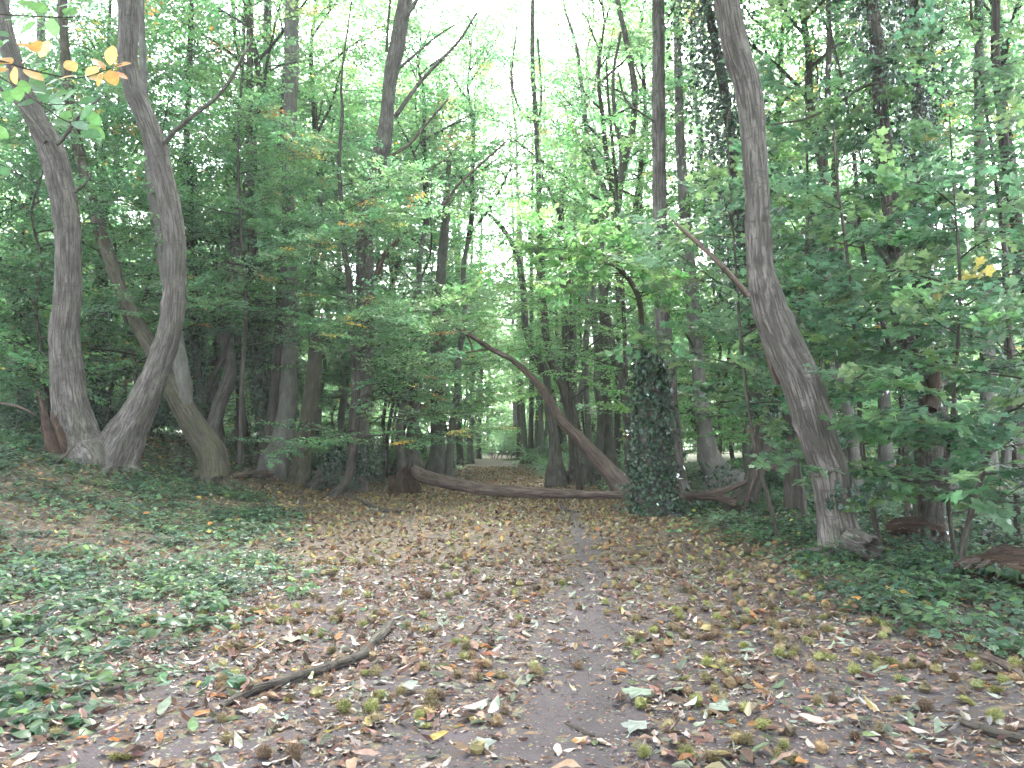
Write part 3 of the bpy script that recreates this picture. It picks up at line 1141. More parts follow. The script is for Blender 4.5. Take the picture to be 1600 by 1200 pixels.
# further stems on the left
tree('ivy_footed_tree', 'pale trunk at the far left edge standing behind the leaning chestnut', [(30, 662, 34), (30, 600, 27), (30, 540, 25), (26, 480, 27), (26, 430, 24), (40, 370, 20), (52, 300, 17), (60, 200, 15), (64, 80, 13), (64, -20, 12)],
     M_BARKG, Y=24, crown=3, seed=11, branches=[([(52, 655, 18), (50, 590, 15), (46, 520, 13), (44, 440, 12), (50, 380, 9)], 24.3, 0, M_BARKD), ([(22, 470, 16), (15, 440, 12), (22, 400, 9), (36, 350, 8)], 24)])
tree('slim_tree', 'slim dark ivy clad stem between the two big chestnuts', [(140, 652, 22), (147, 600, 16), (158, 540, 12), (163, 470, 11), (163, 420, 9), (160, 330, 8), (165, 200, 7), (170, 60, 6)], M_BARKD, Y=23, crown=4, seed=12,
     branches=[([(163, 470, 5), (172, 450, 4), (186, 430, 3), (195, 415, 2)], 23)])
tree('slim_tree', 'dark ivy clad slim stem right of the curved chestnut', [(317, 672, 18), (312, 620, 15), (307, 560, 14), (300, 480, 13), (297, 400, 12), (300, 320, 11), (292, 240, 10), (296, 100, 8), (300, -10, 7)], M_BARKD, Y=22, crown=0, seed=13,
     branches=[([(316, 640, 12), (328, 600, 10), (342, 570, 9), (352, 550, 7), (362, 520, 4)], 22), ([(302, 432, 5), (318, 412, 4), (330, 395, 4), (336, 372, 2)], 22)])
tree('crooked_tree', 'crooked leaning stem with ivy on its upper half', [(378, 660, 14), (374, 600, 12), (372, 540, 11), (366, 490, 10), (358, 450, 10), (354, 400, 10), (362, 340, 8), (370, 240, 7), (378, 100, 6)], M_BARKD, Y=26, crown=1, seed=14)
tree('ivy_clad_tree', 'dark ivy covered leaning trunk left of the pale twin trunks', [(424, 690, 30), (412, 650, 25), (405, 590, 22), (402, 540, 20), (398, 470, 17), (395, 400, 16), (392, 340, 14), (390, 250, 12), (390, 100, 10), (392, -10, 9)], M_BARKD, Y=22.6, crown=2, seed=15)
tree('twin_trunk_tree', 'pale grey beech like trunk with flared foot behind the end of the log', [(430, 722, 42), (439, 700, 38), (447, 660, 32), (452, 610, 28), (454, 540, 25), (453, 470, 24), (453, 400, 21), (450, 300, 18), (452, 200, 20), (455, 120, 22), (456, 40, 22), (458, -30, 20)],
     M_BARKG, Y=21.8, crown=3, seed=16, flare=0.2,
     branches=[([(424, 690, 26), (428, 640, 21), (433, 590, 19), (436, 540, 17), (438, 470, 14), (440, 400, 12)], 22.1, .3, M_BARKD), ([(448, 260, 8), (436, 240, 7), (440, 180, 6), (445, 100, 5)], 22, 0, M_BARKD)])
tree('slim_tree', 'upright grey stem showing high between the leaves left of the pale twin trunks', [(416, 690, 17), (418, 500, 15), (419, 330, 15), (415, 250, 14), (416, 160, 13), (417, 80, 13), (419, -20, 12)], M_BARKG, Y=27, crown=4, seed=17)
tree('broken_mossy_tree', 'mossy greenish broken trunk ringed by leaves, standing by the log', [(468, 758, 34), (472, 735, 30), (475, 700, 26), (481, 660, 26), (488, 610, 24), (492, 560, 22), (494, 535, 15), (499, 512, 3)], M_BARKM, Y=None, ext=0, seed=18, crown=None, flare=0.3,
     branches=[([(488, 548, 9), (484, 528, 5), (481, 510, 2)], 21.0), ([(470, 700, 5), (478, 660, 3), (500, 640, 2)], 20.7, 0, M_BARKD)])
tree('tall_chestnut_tree', 'tall grey chestnut rising behind the young beech, forking upward right', [(552, 742, 42), (558, 700, 34), (562, 640, 30), (568, 580, 27), (571, 500, 27), (570, 420, 27), (571, 370, 25), (574, 320, 20), (580, 290, 20), (594, 245, 27), (602, 205, 24), (606, 160, 20), (612, 110, 22), (620, 75, 24), (628, 30, 22), (636, -20, 21)],
     M_BARK, Y=22.5, crown=0, seed=19, ext=3, flare=0.2,
     branches=[([(618, 182, 8), (640, 150, 7), (668, 115, 6), (695, 88, 5), (720, 60, 4), (745, 20, 3)], 22.4), ([(622, 108, 5), (650, 84, 4), (685, 55, 3), (712, 38, 2)], 22.3), ([(612, 243, 5), (640, 225, 5), (665, 195, 4), (700, 155, 3)], 22.3, 0, M_DEAD),
               ([(588, 440, 12), (597, 405, 10), (612, 385, 8), (636, 360, 6)], 22.3, 0, M_DEAD), ([(632, 30, 8), (645, 10, 7), (660, -15, 6)], 22.4), ([(604, 80, 5), (607, 30, 4), (612, -20, 4)], 22.4, 0, M_BARKD),
               ([(640, 318, 5), (690, 320, 5), (715, 290, 4), (745, 262, 4), (790, 222, 3)], 22.0, 0, M_DEAD)])
tree('slim_tree', 'pale trunk standing at the left verge of the path behind the broken stump', [(682, 730, 26), (684, 700, 23), (683, 660, 20), (683, 600, 19), (683, 520, 20), (690, 420, 16), (697, 330, 12), (702, 250, 7)], M_BARKG, Y=30, ext=0, crown=None, seed=20)
tree('slim_tree', 'reddish short dark trunk in the shade behind the broken stump', [(645, 722, 26), (642, 700, 20), (646, 660, 17), (652, 600, 14), (660, 520, 9)], M_BARK, Y=28, ext=0, crown=None, seed=21)

# right of the path
tree('arching_dead_tree', 'stripped brown trunk leaning far left over the path from its right verge',
     [(972, 762, 33), (950, 735, 26), (918, 700, 22), (896, 676, 19), (880, 660, 17), (864, 636, 15), (850, 612, 14), (833, 592, 11), (802, 564, 9), (768, 545, 8), (722, 516, 7), (676, 490, 4)], M_DEAD, Y=20.5, ext=0, seed=22, flare=0.3, knots=2, lump=0.05,
     branches=[([(768, 545, 4), (745, 548, 3), (725, 552, 2)], 20.5), ([(724, 515, 3), (735, 535, 3), (738, 550, 2)], 20.5), ([(862, 634, 8), (856, 618, 7), (852, 606, 5)], 20.4)])
tree('curved_tree', 'grey brown trunk curving up beside the leaning stripped one', [(868, 735, 22), (866, 690, 17), (858, 640, 14), (856, 607, 12), (851, 577, 12), (833, 545, 12), (821, 510, 11), (819, 467, 10), (813, 420, 9), (800, 380, 8), (780, 350, 7), (764, 335, 5)], M_BARK, Y=25, ext=0, crown=None, seed=23)
tree('forked_tree', 'forked trunk behind the leaning stripped one, mossy at its foot', [(908, 738, 34), (902, 700, 24), (893, 650, 20), (881, 607, 16), (866, 575, 13), (855, 540, 12), (849, 467, 11), (846, 400, 9), (842, 300, 8), (838, 200, 7), (832, 100, 7), (832, 0, 6)], M_BARK, Y=26, crown=None, seed=24, ext=2,
     branches=[([(893, 650, 14), (886, 600, 13), (884, 520, 12), (880, 440, 11), (876, 350, 9), (880, 280, 7)], 26), ([(840, 200, 4), (846, 150, 3), (840, 60, 3)], 26), ([(836, 190, 4), (812, 170, 3), (800, 120, 3), (808, 40, 2)], 26)])
tree('straight_tree', 'pale upright trunk between the forked trunk and the ivy wrapped one', [(950, 712, 24), (948, 670, 20), (945, 600, 18), (944, 540, 17), (943, 480, 14), (938, 380, 12), (948, 310, 9), (925, 250, 8), (914, 180, 7), (907, 120, 6), (900, 70, 5), (884, 20, 4)], M_BARKG, Y=28, crown=None, seed=25, ext=1.5,
     branches=[([(914, 175, 3), (930, 130, 3), (938, 60, 2)], 28), ([(925, 250, 4), (900, 215, 3), (880, 160, 2)], 28)])
tree('leaning_tree', 'grey trunk leaning left just behind the ivy wrapped trunk', [(990, 742, 26), (985, 680, 20), (978, 620, 17), (970, 585, 17), (955, 540, 16), (947, 500, 15), (943, 460, 13), (952, 400, 12), (965, 320, 10), (975, 250, 14), (985, 220, 11), (992, 150, 10), (982, 80, 9), (965, 0, 8)], M_BARK, Y=24, crown=3, seed=26,
     branches=[([(968, 320, 8), (972, 240, 9), (962, 190, 7), (958, 120, 5), (970, 50, 4)], 24), ([(990, 170, 5), (975, 150, 4), (965, 110, 3)], 24)])
tree('straight_tree', 'straight tall trunk with smooth bark rising right behind the ivy wrapped trunk', [(1066, 790, 40), (1058, 750, 28), (1052, 690, 27), (1046, 620, 26), (1042, 560, 25), (1036, 500, 25), (1034, 430, 24), (1031, 350, 22), (1030, 250, 21), (1029, 150, 21), (1029, 60, 19), (1028, -30, 18)], M_BARK, Y=17.2, crown=4, seed=27,
     branches=[([(1038, 470, 4), (1044, 440, 5), (1040, 400, 3)], 16.9), ([(1022, 190, 3), (1000, 175, 3), (965, 150, 2)], 17)])
tree('pale_leaning_tree', 'pale grey trunk leaning left from a broad foot behind the log', [(1136, 768, 62), (1122, 745, 46), (1108, 710, 32), (1101, 670, 25), (1094, 620, 22), (1090, 570, 21), (1085, 510, 22), (1081, 450, 21), (1076, 400, 19), (1070, 330, 17), (1064, 240, 15), (1060, 120, 13), (1058, 0, 12)], M_BARKG, Y=20, crown=0, seed=28,
     branches=[([(1085, 545, 5), (1074, 525, 4), (1067, 515, 2)], 19.9, 0, M_BARKD)])
tree('dark_leaning_tree', 'dark ivied trunk leaning right at the end of the fallen log', [(1158, 798, 42), (1172, 765, 28), (1182, 730, 25), (1190, 690, 23), (1197, 650, 22), (1206, 605, 20), (1218, 560, 17), (1238, 500, 17), (1252, 450, 17), (1265, 400, 16), (1276, 350, 14), (1285, 280, 11), (1292, 180, 9), (1295, 60, 8)], M_BARKD, Y=15.8, crown=1, seed=29,
     branches=[([(1164, 790, 5), (1180, 740, 5), (1184, 690, 4), (1196, 640, 4), (1200, 600, 2)], 15.3, 0, M_DEAD)])
tree('slim_tree', 'short reddish trunk half hidden behind the big leaning trunk', [(1240, 752, 24), (1236, 700, 19), (1230, 640, 17), (1222, 580, 15), (1212, 500, 12), (1200, 400, 10)], M_BARKD, Y=14, crown=None, ext=1, seed=30)
R_ROOT, R_Q, R_Y = tree('big_leaning_tree', 'biggest leaning chestnut trunk right of the path, cut hollow stub at its foot',
     [(1326, 882, 78), (1312, 835, 62), (1302, 780, 56), (1295, 733, 57), (1283, 700, 58), (1270, 655, 62), (1253, 600, 64), (1235, 560, 61), (1213, 510, 57), (1200, 470, 52), (1190, 425, 43), (1186, 380, 40), (1184, 320, 38), (1180, 260, 38), (1175, 190, 38), (1166, 130, 40), (1150, 80, 41), (1138, 20, 39), (1130, -40, 36)],
     M_BARK, Y=9.5, dY=0.3, flare=0.35, crown=2, seed=31, ext=4, knots=9, flare_len=0.3, ridge=0.009, step=0.035, seg=56,
     branches=[([(1168, 462, 10), (1150, 440, 9), (1120, 408, 8), (1085, 375, 7), (1062, 355, 5), (1050, 343, 3)], 9.4, -.3, M_DEAD),
               ([(1216, 600, 10), (1206, 575, 10), (1196, 540, 9), (1184, 500, 8), (1172, 462, 5)], 9.7, 0, M_DEAD)])
add_roots('biggest leaning chestnut', 0.55, 5, M_BARK, 8, -3.6, 0.3, 0.09)
# its cut, hollow stub
def hollow_stub(root, p0, d, r, L, m, seed):
    d = np.array(d, float)
    d /= np.linalg.norm(d)
    off = np.array([*root.location])
    n, seg = 7, 26
    M = Mesh()
    c0 = np.array(p0) - off
    a = np.cross(d, [0, 0, 1.0]); a /= np.linalg.norm(a)
    b = np.cross(d, a)
    th = np.linspace(0, 2 * PI, seg, endpoint=False)
    g = rs(seed)
    rim = 0.06 * g.rand(seg)
    V, BK = [], []
    prof = [(0, 1.15), (0.35, 1.05), (0.7, 1.0), (1.0, 1.0), (1.0, 0.78), (0.8, 0.66), (0.3, 0.55)]
    for k, (t, q) in enumerate(prof):
        nn = 1 + 0.10 * noise3(np.cos(th) * 3 + seed, np.sin(th) * 3, t * 2 + k)
        rr = r * q * nn
        l = L * t + (rim if t == 1.0 else 0)
        V.append(c0 + d * np.reshape(l * np.ones(seg), (-1, 1)) + rr[:, None] * (np.cos(th)[:, None] * a + np.sin(th)[:, None] * b))
        BK.append(np.stack([np.cos(th) * r * 2, np.sin(th) * r * 2, l * np.ones(seg) + 0.2 * k], 1))
    V.append((c0 + d * L * 0.25)[None]); BK.append(np.zeros((1, 3)))
    i = np.arange(n - 1)[:, None] * seg
    j = np.arange(seg)[None]
    F = np.stack([i + j, i + (j + 1) % seg, i + seg + (j + 1) % seg, i + seg + j], -1).reshape(-1, 4)
    M.add(np.vstack(V), F, bark=np.vstack(BK))
    k0 = (n - 1) * seg
    M.f.append(np.stack([k0 + np.arange(seg), k0 + (np.arange(seg) + 1) % seg, np.full(seg, n * seg)], -1))
    M.mi.append(np.zeros(seg, np.int32)); M.sm.append(np.ones(seg, bool))
    return M.obj('cut_stub', m, root)


hollow_stub(R_ROOT, at(1330, 845, 9.2), (0.22, -0.62, -0.10), 0.145, 0.30, M_BARK, 4)
M = Mesh()
ivy_coat(M, rs(9), np.array([[*(at(1318, 790, 9.15) - np.array(R_ROOT.location)), 0.05], [*(at(1345, 752, 9.15) - np.array(R_ROOT.location)), 0.08]]), 90, 0.1, 0.12, (0.05, 0.09), bushy=0.6)
M.obj('ivy', M_IVY, R_ROOT)

ivied = tree('dark_trunk_tree', 'dark tall trunk among maple leaves near the right edge, ivy round its foot',
     [(1452, 856, 56), (1452, 800, 44), (1452, 740, 40), (1450, 690, 40), (1446, 650, 36), (1436, 605, 32), (1422, 560, 26), (1412, 510, 29), (1403, 460, 27), (1398, 400, 28), (1390, 310, 23), (1384, 240, 22), (1376, 170, 21), (1372, 90, 20), (1364, 20, 19), (1358, -40, 18)],
     M_BARKD, Y=11.5, dY=.5, crown=3, seed=32,
     branches=[([(1452, 640, 24), (1462, 600, 19), (1458, 570, 18), (1450, 545, 12), (1441, 532, 5)], 11.4, 0, M_ROT), ([(1395, 420, 10), (1375, 390, 9), (1345, 360, 8), (1318, 340, 6), (1290, 338, 5)], 11.7), ([(1375, 130, 6), (1350, 135, 5), (1310, 160, 4), (1260, 185, 4), (1205, 195, 3)], 11.9)])
ivy_tall = tree('ivy_clad_tree', 'ivy smothered trunk immediately right of the dark tall one', [(1452, 735, 24), (1446, 600, 20), (1441, 500, 19), (1440, 400, 18), (1436, 300, 17), (1432, 150, 15), (1428, 0, 13)], M_BARKD, Y=15, crown=4, seed=33)
ivy_tower = tree('ivy_clad_tree', 'tree hidden in a tower of dark ivy behind the big leaning trunk', [(1196, 700, 24), (1185, 600, 20), (1172, 480, 17), (1158, 380, 16), (1148, 280, 16), (1138, 180, 15), (1120, 80, 14), (1100, -20, 12)], M_BARKD, Y=17, crown=1, seed=34)
tree('slim_tree', 'dark stem leaning at the far right edge among high leaves', [(1640, 700, 24), (1622, 560, 21), (1604, 440, 19), (1592, 370, 18), (1581, 300, 16), (1570, 230, 15), (1564, 170, 14), (1556, 100, 13), (1556, 10, 12), (1560, -40, 11)], M_BARKD, Y=13, crown=2, seed=35)
tree('straight_tree', 'pale grey trunk behind the leaves left of the far right dark stem', [(1545, 742, 26), (1544, 640, 22), (1543, 540, 21), (1541, 440, 21), (1534, 380, 22), (1532, 330, 18), (1530, 200, 15), (1530, 40, 13)], M_BARKG, Y=19, crown=0, seed=36,
     branches=[([(1572, 735, 16), (1574, 620, 13), (1576, 500, 12), (1570, 400, 10), (1572, 330, 8)], 19.4)])
tree('straight_tree', 'pale trunk with a twin stem seen between the two dark trunks on the right', [(1298, 732, 20), (1298, 650, 18), (1297, 560, 17), (1299, 480, 16), (1302, 400, 14), (1304, 300, 12), (1308, 150, 10)], M_BARKG, Y=24, crown=2, seed=37,
     branches=[([(1322, 735, 15), (1318, 640, 13), (1314, 540, 12), (1310, 450, 10), (1316, 380, 8)], 24.3)])
tree('straight_tree', 'slim pale trunk just left of the dark tall one on the right', [(1384, 740, 22), (1382, 640, 18), (1379, 520, 17), (1376, 420, 16), (1374, 340, 14), (1370, 200, 12)], M_BARKG, Y=21, crown=3, seed=38)

# ------------------------------------------------------------------ ivy wrapped trunk at the path's right verge
IVW = [(1024, 806, 74), (1022, 770, 60), (1020, 720, 52), (1019, 660, 46), (1016, 600, 40), (1012, 560, 30), (1006, 530, 14)]
root, Q, Yv = tree('ivy_wrapped_tree', 'thick trunk wholly wrapped in dark glossy ivy at the right verge of the path', IVW, M_BARKD, ext=0, seed=40, flare=0.1,
                   branches=[([(1006, 540, 12), (1003, 510, 9), (1000, 475, 9), (988, 444, 8), (962, 415, 8), (932, 398, 7), (902, 382, 6), (870, 376, 4), (830, 372, 3)], None)] if False else ())
M = Mesh()
off = np.array([*root.location, 0])
B = stem([(1006, 560, 12), (1003, 515, 9), (1000, 475, 9), (988, 444, 8), (962, 415, 8), (932, 398, 7), (902, 382, 6), (870, 374, 5), (825, 372, 3)], Yv - 0.1, -1.2, below=0)
tube(M, B - off, step=0.08, seg=10, lump=0.06, seed=3)
M.obj('branch', M_BARKM, root)
M = Mesh()
g = rs(41)
ivy_coat(M, g, Q, 4200, 0.02, 0.14, (0.05, 0.09), z0=-0.1)
ivy_coat(M, g, Q, 900, 0.05, 0.28, (0.045, 0.12), z0=-0.1, bushy=0.8)
M.obj('ivy', M_IVY, root)
MB, ML = Mesh(), Mesh()
B2 = B - off
pos, dirs = [], []
for i in range(26):
    t = g.uniform(0.25, 1.0)
    k = t * (len(B2) - 1)
    a = min(int(k), len(B2) - 2)
    p = B2[a, :3] + (B2[a + 1, :3] - B2[a, :3]) * (k - a)
    az = g.uniform(0, 6.28)
    P = limb(g, p, az, g.normal(0.1, 0.2), g.uniform(0.6, 1.7), 0.012, -0.1)
    tube(MB, P, step=0.25, seg=4, lump=0, cap=False)
    for q in (2, 3, 4, 5, 6, 7):
        pos.append(P[q, :3]); dirs.append(P[q, :3] - P[q - 1, :3] + g.normal(0, .1, 3))
put_sprays(ML, MB, g, pos, dirs, 0.8, [L_LANCE, L_OVAL], G_BRIGHT, leafscale=1.5, sprays=SPRAYS_S)
MB.obj('branch', M_TWIG, root)
ML.obj('crown', M_LEAF, root)

# ivy on other trunks
def add_ivy(t, n, rad, thick, z0, z1, seed, size=(0.06, 0.10)):
    root, Q, Y = t
    M = Mesh()
    ivy_coat(M, rs(seed), Q, n, rad, thick, size, z0=z0, z1=z1, bushy=0.6)
    M.obj('ivy', M_IVY, root)


add_ivy(ivy_tower, 11000, 0.18, 0.75, 4.0, 14, 1, (0.07, 0.12))
add_ivy(ivy_tall, 6500, 0.10, 0.5, 2.2, 13, 2, (0.06, 0.11))
add_ivy(ivied, 900, 0.04, 0.2, 0.0, 1.9, 3, (0.05, 0.09))
add_ivy(ivied, 3000, 0.06, 0.5, 5.6, 12, 4, (0.06, 0.11))
by_label = {o.get('label'): o for o in C.objects if o.get('label')}


def ivy_for(label_part, pts, Y, n, rad, thick, seed, size=(0.06, 0.10), dY=0):
    r_ = [o for l, o in by_label.items() if label_part in l][0]
    off = np.array([*r_.location, 0])
    M = Mesh()
    ivy_coat(M, rs(seed), stem(pts, Y, dY, below=0) - off, n, rad, thick, size, bushy=0.45)
    M.obj('ivy', M_IVY, r_)


ivy_for('between the two big chestnuts', [(140, 655, 20), (148, 600, 16), (158, 530, 12), (163, 470, 10)], 22.9, 1600, 0.05, 0.2, 50)
ivy_for('right of the curved chestnut', [(317, 672, 18), (312, 620, 15), (300, 480, 13), (298, 380, 12), (292, 240, 10)], 21.9, 3200, 0.05, 0.2, 51)
ivy_for('covered leaning trunk left', [(424, 690, 28), (407, 600, 22), (400, 500, 18), (395, 400, 16)], 22.5, 3000, 0.03, 0.2, 52)
ivy_for('leaning right at the end of the fallen log', [(1195, 655, 20), (1212, 580, 18), (1240, 495, 17), (1265, 400, 16), (1280, 320, 12)], 15.7, 2300, 0.03, 0.18, 53)
ivy_for('pale grey trunk leaning left from', [(1136, 762, 50), (1124, 742, 46), (1112, 720, 36)], 19.8, 260, 0.03, 0.1, 54)
ivy_for('tall chestnut rising' if False else 'tall grey chestnut rising', [(552, 742, 60), (556, 715, 50), (560, 680, 30)], 22.3, 900, 0.05, 0.3, 55)
ivy_for('ivy on its upper half', [(366, 490, 10), (358, 450, 10), (354, 400, 10)], 25.9, 700, 0.05, 0.15, 56)

# ------------------------------------------------------------------ the young beech over the path's left verge
def young_tree(name, label, pts, Y, m, z0, z1, n, Lf, el, shape, pal, seed, dens=0.3, spray=0.8, leafscale=0.9, ext=1.0, azs=None, aut=0.0, autf=None, cat='tree', sprays=None, r_limb=0.018, branches=(), sub=5, group=None, dY=0.0, bend=0.1, tilt=0.25):
    root, Q, Y = tree(name, label, pts, m, Y=Y, ext=ext, seed=seed, flare=0.2, branches=branches, cat=cat, group=group, dY=dY, lump=0.08, knots=2)
    MB, ML = Mesh(), Mesh()
    g = rs(seed)
    off = np.array(root.location)
    af = (lambda p: autf(p + off)) if autf else None
    ax = Q[np.argsort(Q[:, 2])]
    grow(MB, ML, g, ax, z0, z1, n, Lf, el, shape, pal, dens=dens, spray=spray, leafscale=leafscale, azs=azs, aut=aut, sprays=sprays, r_limb=r_limb, autf=af, sub=sub, bend=bend, tilt=tilt, twig_r=0.003)
    MB.obj('branch', M_TWIG, root)
    o = ML.obj('crown', M_LEAF, root)
    print(label[:40], 'leaf tris', len(ML.v), sum(len(f) for f in ML.f))
    return root


def beech_aut(p):
    u, v, f = project(p)
    pr = 0.02 + 0.13 * np.exp(-((u - 500) / 60) ** 2 - ((v - 225) / 70) ** 2) + 0.09 * np.exp(-((u - 560) / 60) ** 2 - ((v - 330) / 60) ** 2)
    return pr


young_tree('young_beech_tree', 'young beech with a dark curved foot and dense layered green sprays beside the broken stump',
           [(517, 778, 15), (532, 765, 14), (544, 745, 14), (550, 715, 14), (556, 660, 13), (556, 590, 11), (549, 520, 10), (546, 440, 9), (538, 390, 8), (533, 320, 7), (530, 250, 6), (535, 175, 5), (533, 130, 4), (541, 60, 3), (550, 0, 2)], None, M_BARKD, 1.35, 9.3, 28,
           lambda q: 2.5 * (1 - q) ** 0.5 + 0.7, lambda q: 0.06 + 0.45 * q, [L_BEECH], G_BEECH, 61, dens=0.30, spray=0.78, leafscale=0.95, ext=1.0, autf=beech_aut, sub=6, azs=lambda q, g: g.uniform(0, 6.28) if q > 0.42 else g.normal(-0.2, 0.9),
           branches=[([(552, 720, 8), (546, 752, 7), (560, 775, 5), (575, 790, 3)], None)] if False else ())
young_tree('young_beech_tree', 'young beech filling the gap between the curved chestnut and the pale twin trunks', [(376, 700, 8), (378, 600, 7), (384, 480, 6), (376, 350, 5), (372, 220, 4), (380, 100, 3)], 19.5, M_BARKD, 3.4, 9.5, 22,
           lambda q: 2.3 * (1 - q) ** 0.5 + 0.6, lambda q: 0.1 + 0.4 * q, [L_BEECH], G_BEECH, 62, dens=0.36, spray=0.8, leafscale=0.95, autf=lambda p: 0.03 + 0.0 * p[:, 0])
young_tree('young_chestnut_tree', 'young chestnut with bright leaves reaching over the middle of the path', [(905, 760, 10), (898, 700, 8), (890, 600, 7), (893, 500, 6), (885, 400, 6), (872, 330, 5), (845, 270, 4)], 23.5, M_BARKD, 2.6, 9.0, 20,
           lambda q: 3.6 * (1 - q) ** 0.4 + 0.9, lambda q: 0.1 + 0.5 * q, [L_LANCE, L_OVAL], G_BRIGHT, 63, dens=0.5, spray=0.95, leafscale=1.25, sprays=SPRAYS_S, azs=[2.6, 3.3, 3.9, 4.7, 5.6])
young_tree('young_chestnut_tree', 'slender chestnut with bright leaves hanging between the path and the straight tall trunk', [(985, 745, 9), (980, 650, 8), (975, 500, 7), (968, 380, 6), (960, 260, 5), (950, 150, 4)], 21.0, M_BARKD, 3.0, 10.0, 20,
           lambda q: 3.0 * (1 - q) ** 0.4 + 0.9, lambda q: 0.15 + 0.3 * q, [L_LANCE, L_OVAL], G_BRIGHT, 64, dens=0.42, spray=0.95, leafscale=1.4, sprays=SPRAYS_S)

# sycamore / maple saplings on the right
MAPS = [
    ('sycamore sapling spreading broad leaves in front of the straight tall trunk', [(1215, 835, 7), (1180, 700, 6), (1160, 560, 5), (1150, 420, 4), (1140, 280, 3)], 11.2, 1.9, 5.0, 12, 1.7, 71),
    ('sycamore sapling with tangled broad leaves right of the big leaning trunk', [(1372, 842, 8), (1350, 720, 7), (1340, 590, 6), (1330, 450, 5), (1310, 300, 4)], 10.6, 0.7, 5.0, 20, 1.7, 72),
    ('sycamore sapling with a slanting dark stem near the right edge', [(1505, 850, 9), (1530, 760, 8), (1560, 670, 7), (1600, 600, 6), (1650, 500, 5)], 8.6, 0.5, 2.8, 14, 1.3, 73),
    ('sycamore sapling hanging pale leaves before the dark tall trunk', [(1490, 860, 7), (1480, 740, 6), (1492, 600, 5), (1500, 450, 4), (1490, 300, 3)], 9.4, 0.6, 4.6, 20, 1.5, 74),
    ('tall sycamore sapling with leaves against the sky at the right', [(1590, 800, 9), (1580, 600, 8), (1570, 400, 7), (1545, 200, 5), (1520, 40, 4)], 11.8, 2.0, 7.6, 22, 2.0, 75),
    ('tall sycamore sapling behind the dark tall trunk, its top high in the picture', [(1420, 800, 9), (1405, 600, 8), (1350, 400, 7), (1330, 200, 5), (1300, 60, 4)], 13.2, 3.0, 9.4, 22, 2.3, 76),
    ('sycamore sapling leaning over the dark ivied trunk at the log end', [(1255, 800, 7), (1240, 650, 6), (1250, 500, 5), (1262, 350, 4), (1260, 200, 3)], 13.0, 1.4, 7.0, 18, 1.6, 77)]
for lab, pts, Y, z0, z1, n, L, sd in MAPS:
    n = int(n * 0.68)
    young_tree('sycamore_sapling', lab, pts, Y, M_BARKD, z0, z1, n, lambda q, L=L: L * (1 - 0.5 * q), lambda q: 0.1 + 0.35 * q, L_MAPLE, G_MAPLE, sd, dens=0.40, spray=0.62, leafscale=1.15 if Y < 12.5 else 1.25, sprays=SPRAYS_M,
               autf=lambda p: 0.005 + 0 * p[:, 0], cat='sapling', sub=4, r_limb=0.014, tilt=0.3)

# ================================================================== THE WOOD BEHIND
def zone_ok(x, y):
    c = -0.012 * y
    return (x < c - np.interp(y, [18, 30, 60], [7.5, 5.0, 3.6])) | (x > c + np.interp(y, [18, 30, 60], [5.0, 3.4, 2.6]))


LAND = [(40, 'leftmost big trunk'), (150, 'slim ivied stem'), (270, 'curved chestnut'), (365, 'crooked stem'), (450, 'pale twin trunks'), (540, 'young beech'), (600, 'tall grey chestnut'), (683, 'pale verge trunk'),
        (770, 'far path end'), (855, 'curved brown trunk'), (900, 'forked trunk'), (948, 'pale upright trunk'), (1000, 'ivy wrapped trunk'), (1040, 'straight smooth trunk'), (1095, 'pale leaning trunk'), (1185, 'dark leaning trunk'),
        (1240, 'biggest leaning trunk'), (1300, 'pale twin stem'), (1378, 'slim pale trunk'), (1450, 'dark tall trunk'), (1543, 'grey far right trunk'), (1600, 'right edge stem')]


def beside(x, y):
    u = float(project(np.array([x, y, 2.0]))[0][0])
    k = min(range(len(LAND)), key=lambda i: abs(LAND[i][0] - u))
    return f'{"left" if u < LAND[k][0] else "right"} of the {LAND[k][1]}'


def copy_tree(parts, loc, name, label, cat, group, rz, sc, top_scale=None):
    root = empty(name, loc, rz)
    root.scale = sc
    tag(root, label, cat, group)
    for nm, me, l in parts:
        o = place(me, nm, root, l)
        if top_scale and nm != 'trunk':
            o.scale = top_scale
    return root


g = rs(900)
placed = []
cnt = 0
while cnt < 110:
    y = 21 + 84 * g.rand() ** 0.9
    x = g.uniform(-0.80, 0.80) * y
    if not zone_ok(x, y):
        continue
    if any((x - a) ** 2 + (y - b) ** 2 < (2.1 if y > 30 else 3) ** 2 for a, b in placed):
        continue
    if y < 24 and -8 < x < 8:
        continue
    placed.append((x, y))
    k, c = g.randint(6), g.randint(5)
    pm, top = POLE[k]
    s = g.uniform(0.75, 1.3)
    side = 'left' if x < 0 else 'right'
    dist = 'close behind' if y < 35 else 'halfway back' if y < 60 else 'deep in the wood'
    kind = ['grey barked', 'brown barked', 'dark barked', 'grey barked', 'brown barked', 'dark barked'][k] + (' crooked' if k > 3 else ' upright')
    lab = f'{kind} slender tree {dist}, {beside(x, y)}'
    copy_tree([('trunk', pm, None), ('branch', TALL[c][0], top), ('crown', TALL[c][1], top)], (x, y, float(hgt(x, y)) - 0.05), 'woodland_tree', lab, 'tree', f'slender trees {dist}', g.uniform(0, 6.28), (s * g.uniform(.8, 1.1),) * 2 + (s,))
    cnt += 1
cnt = 0
placed2 = []
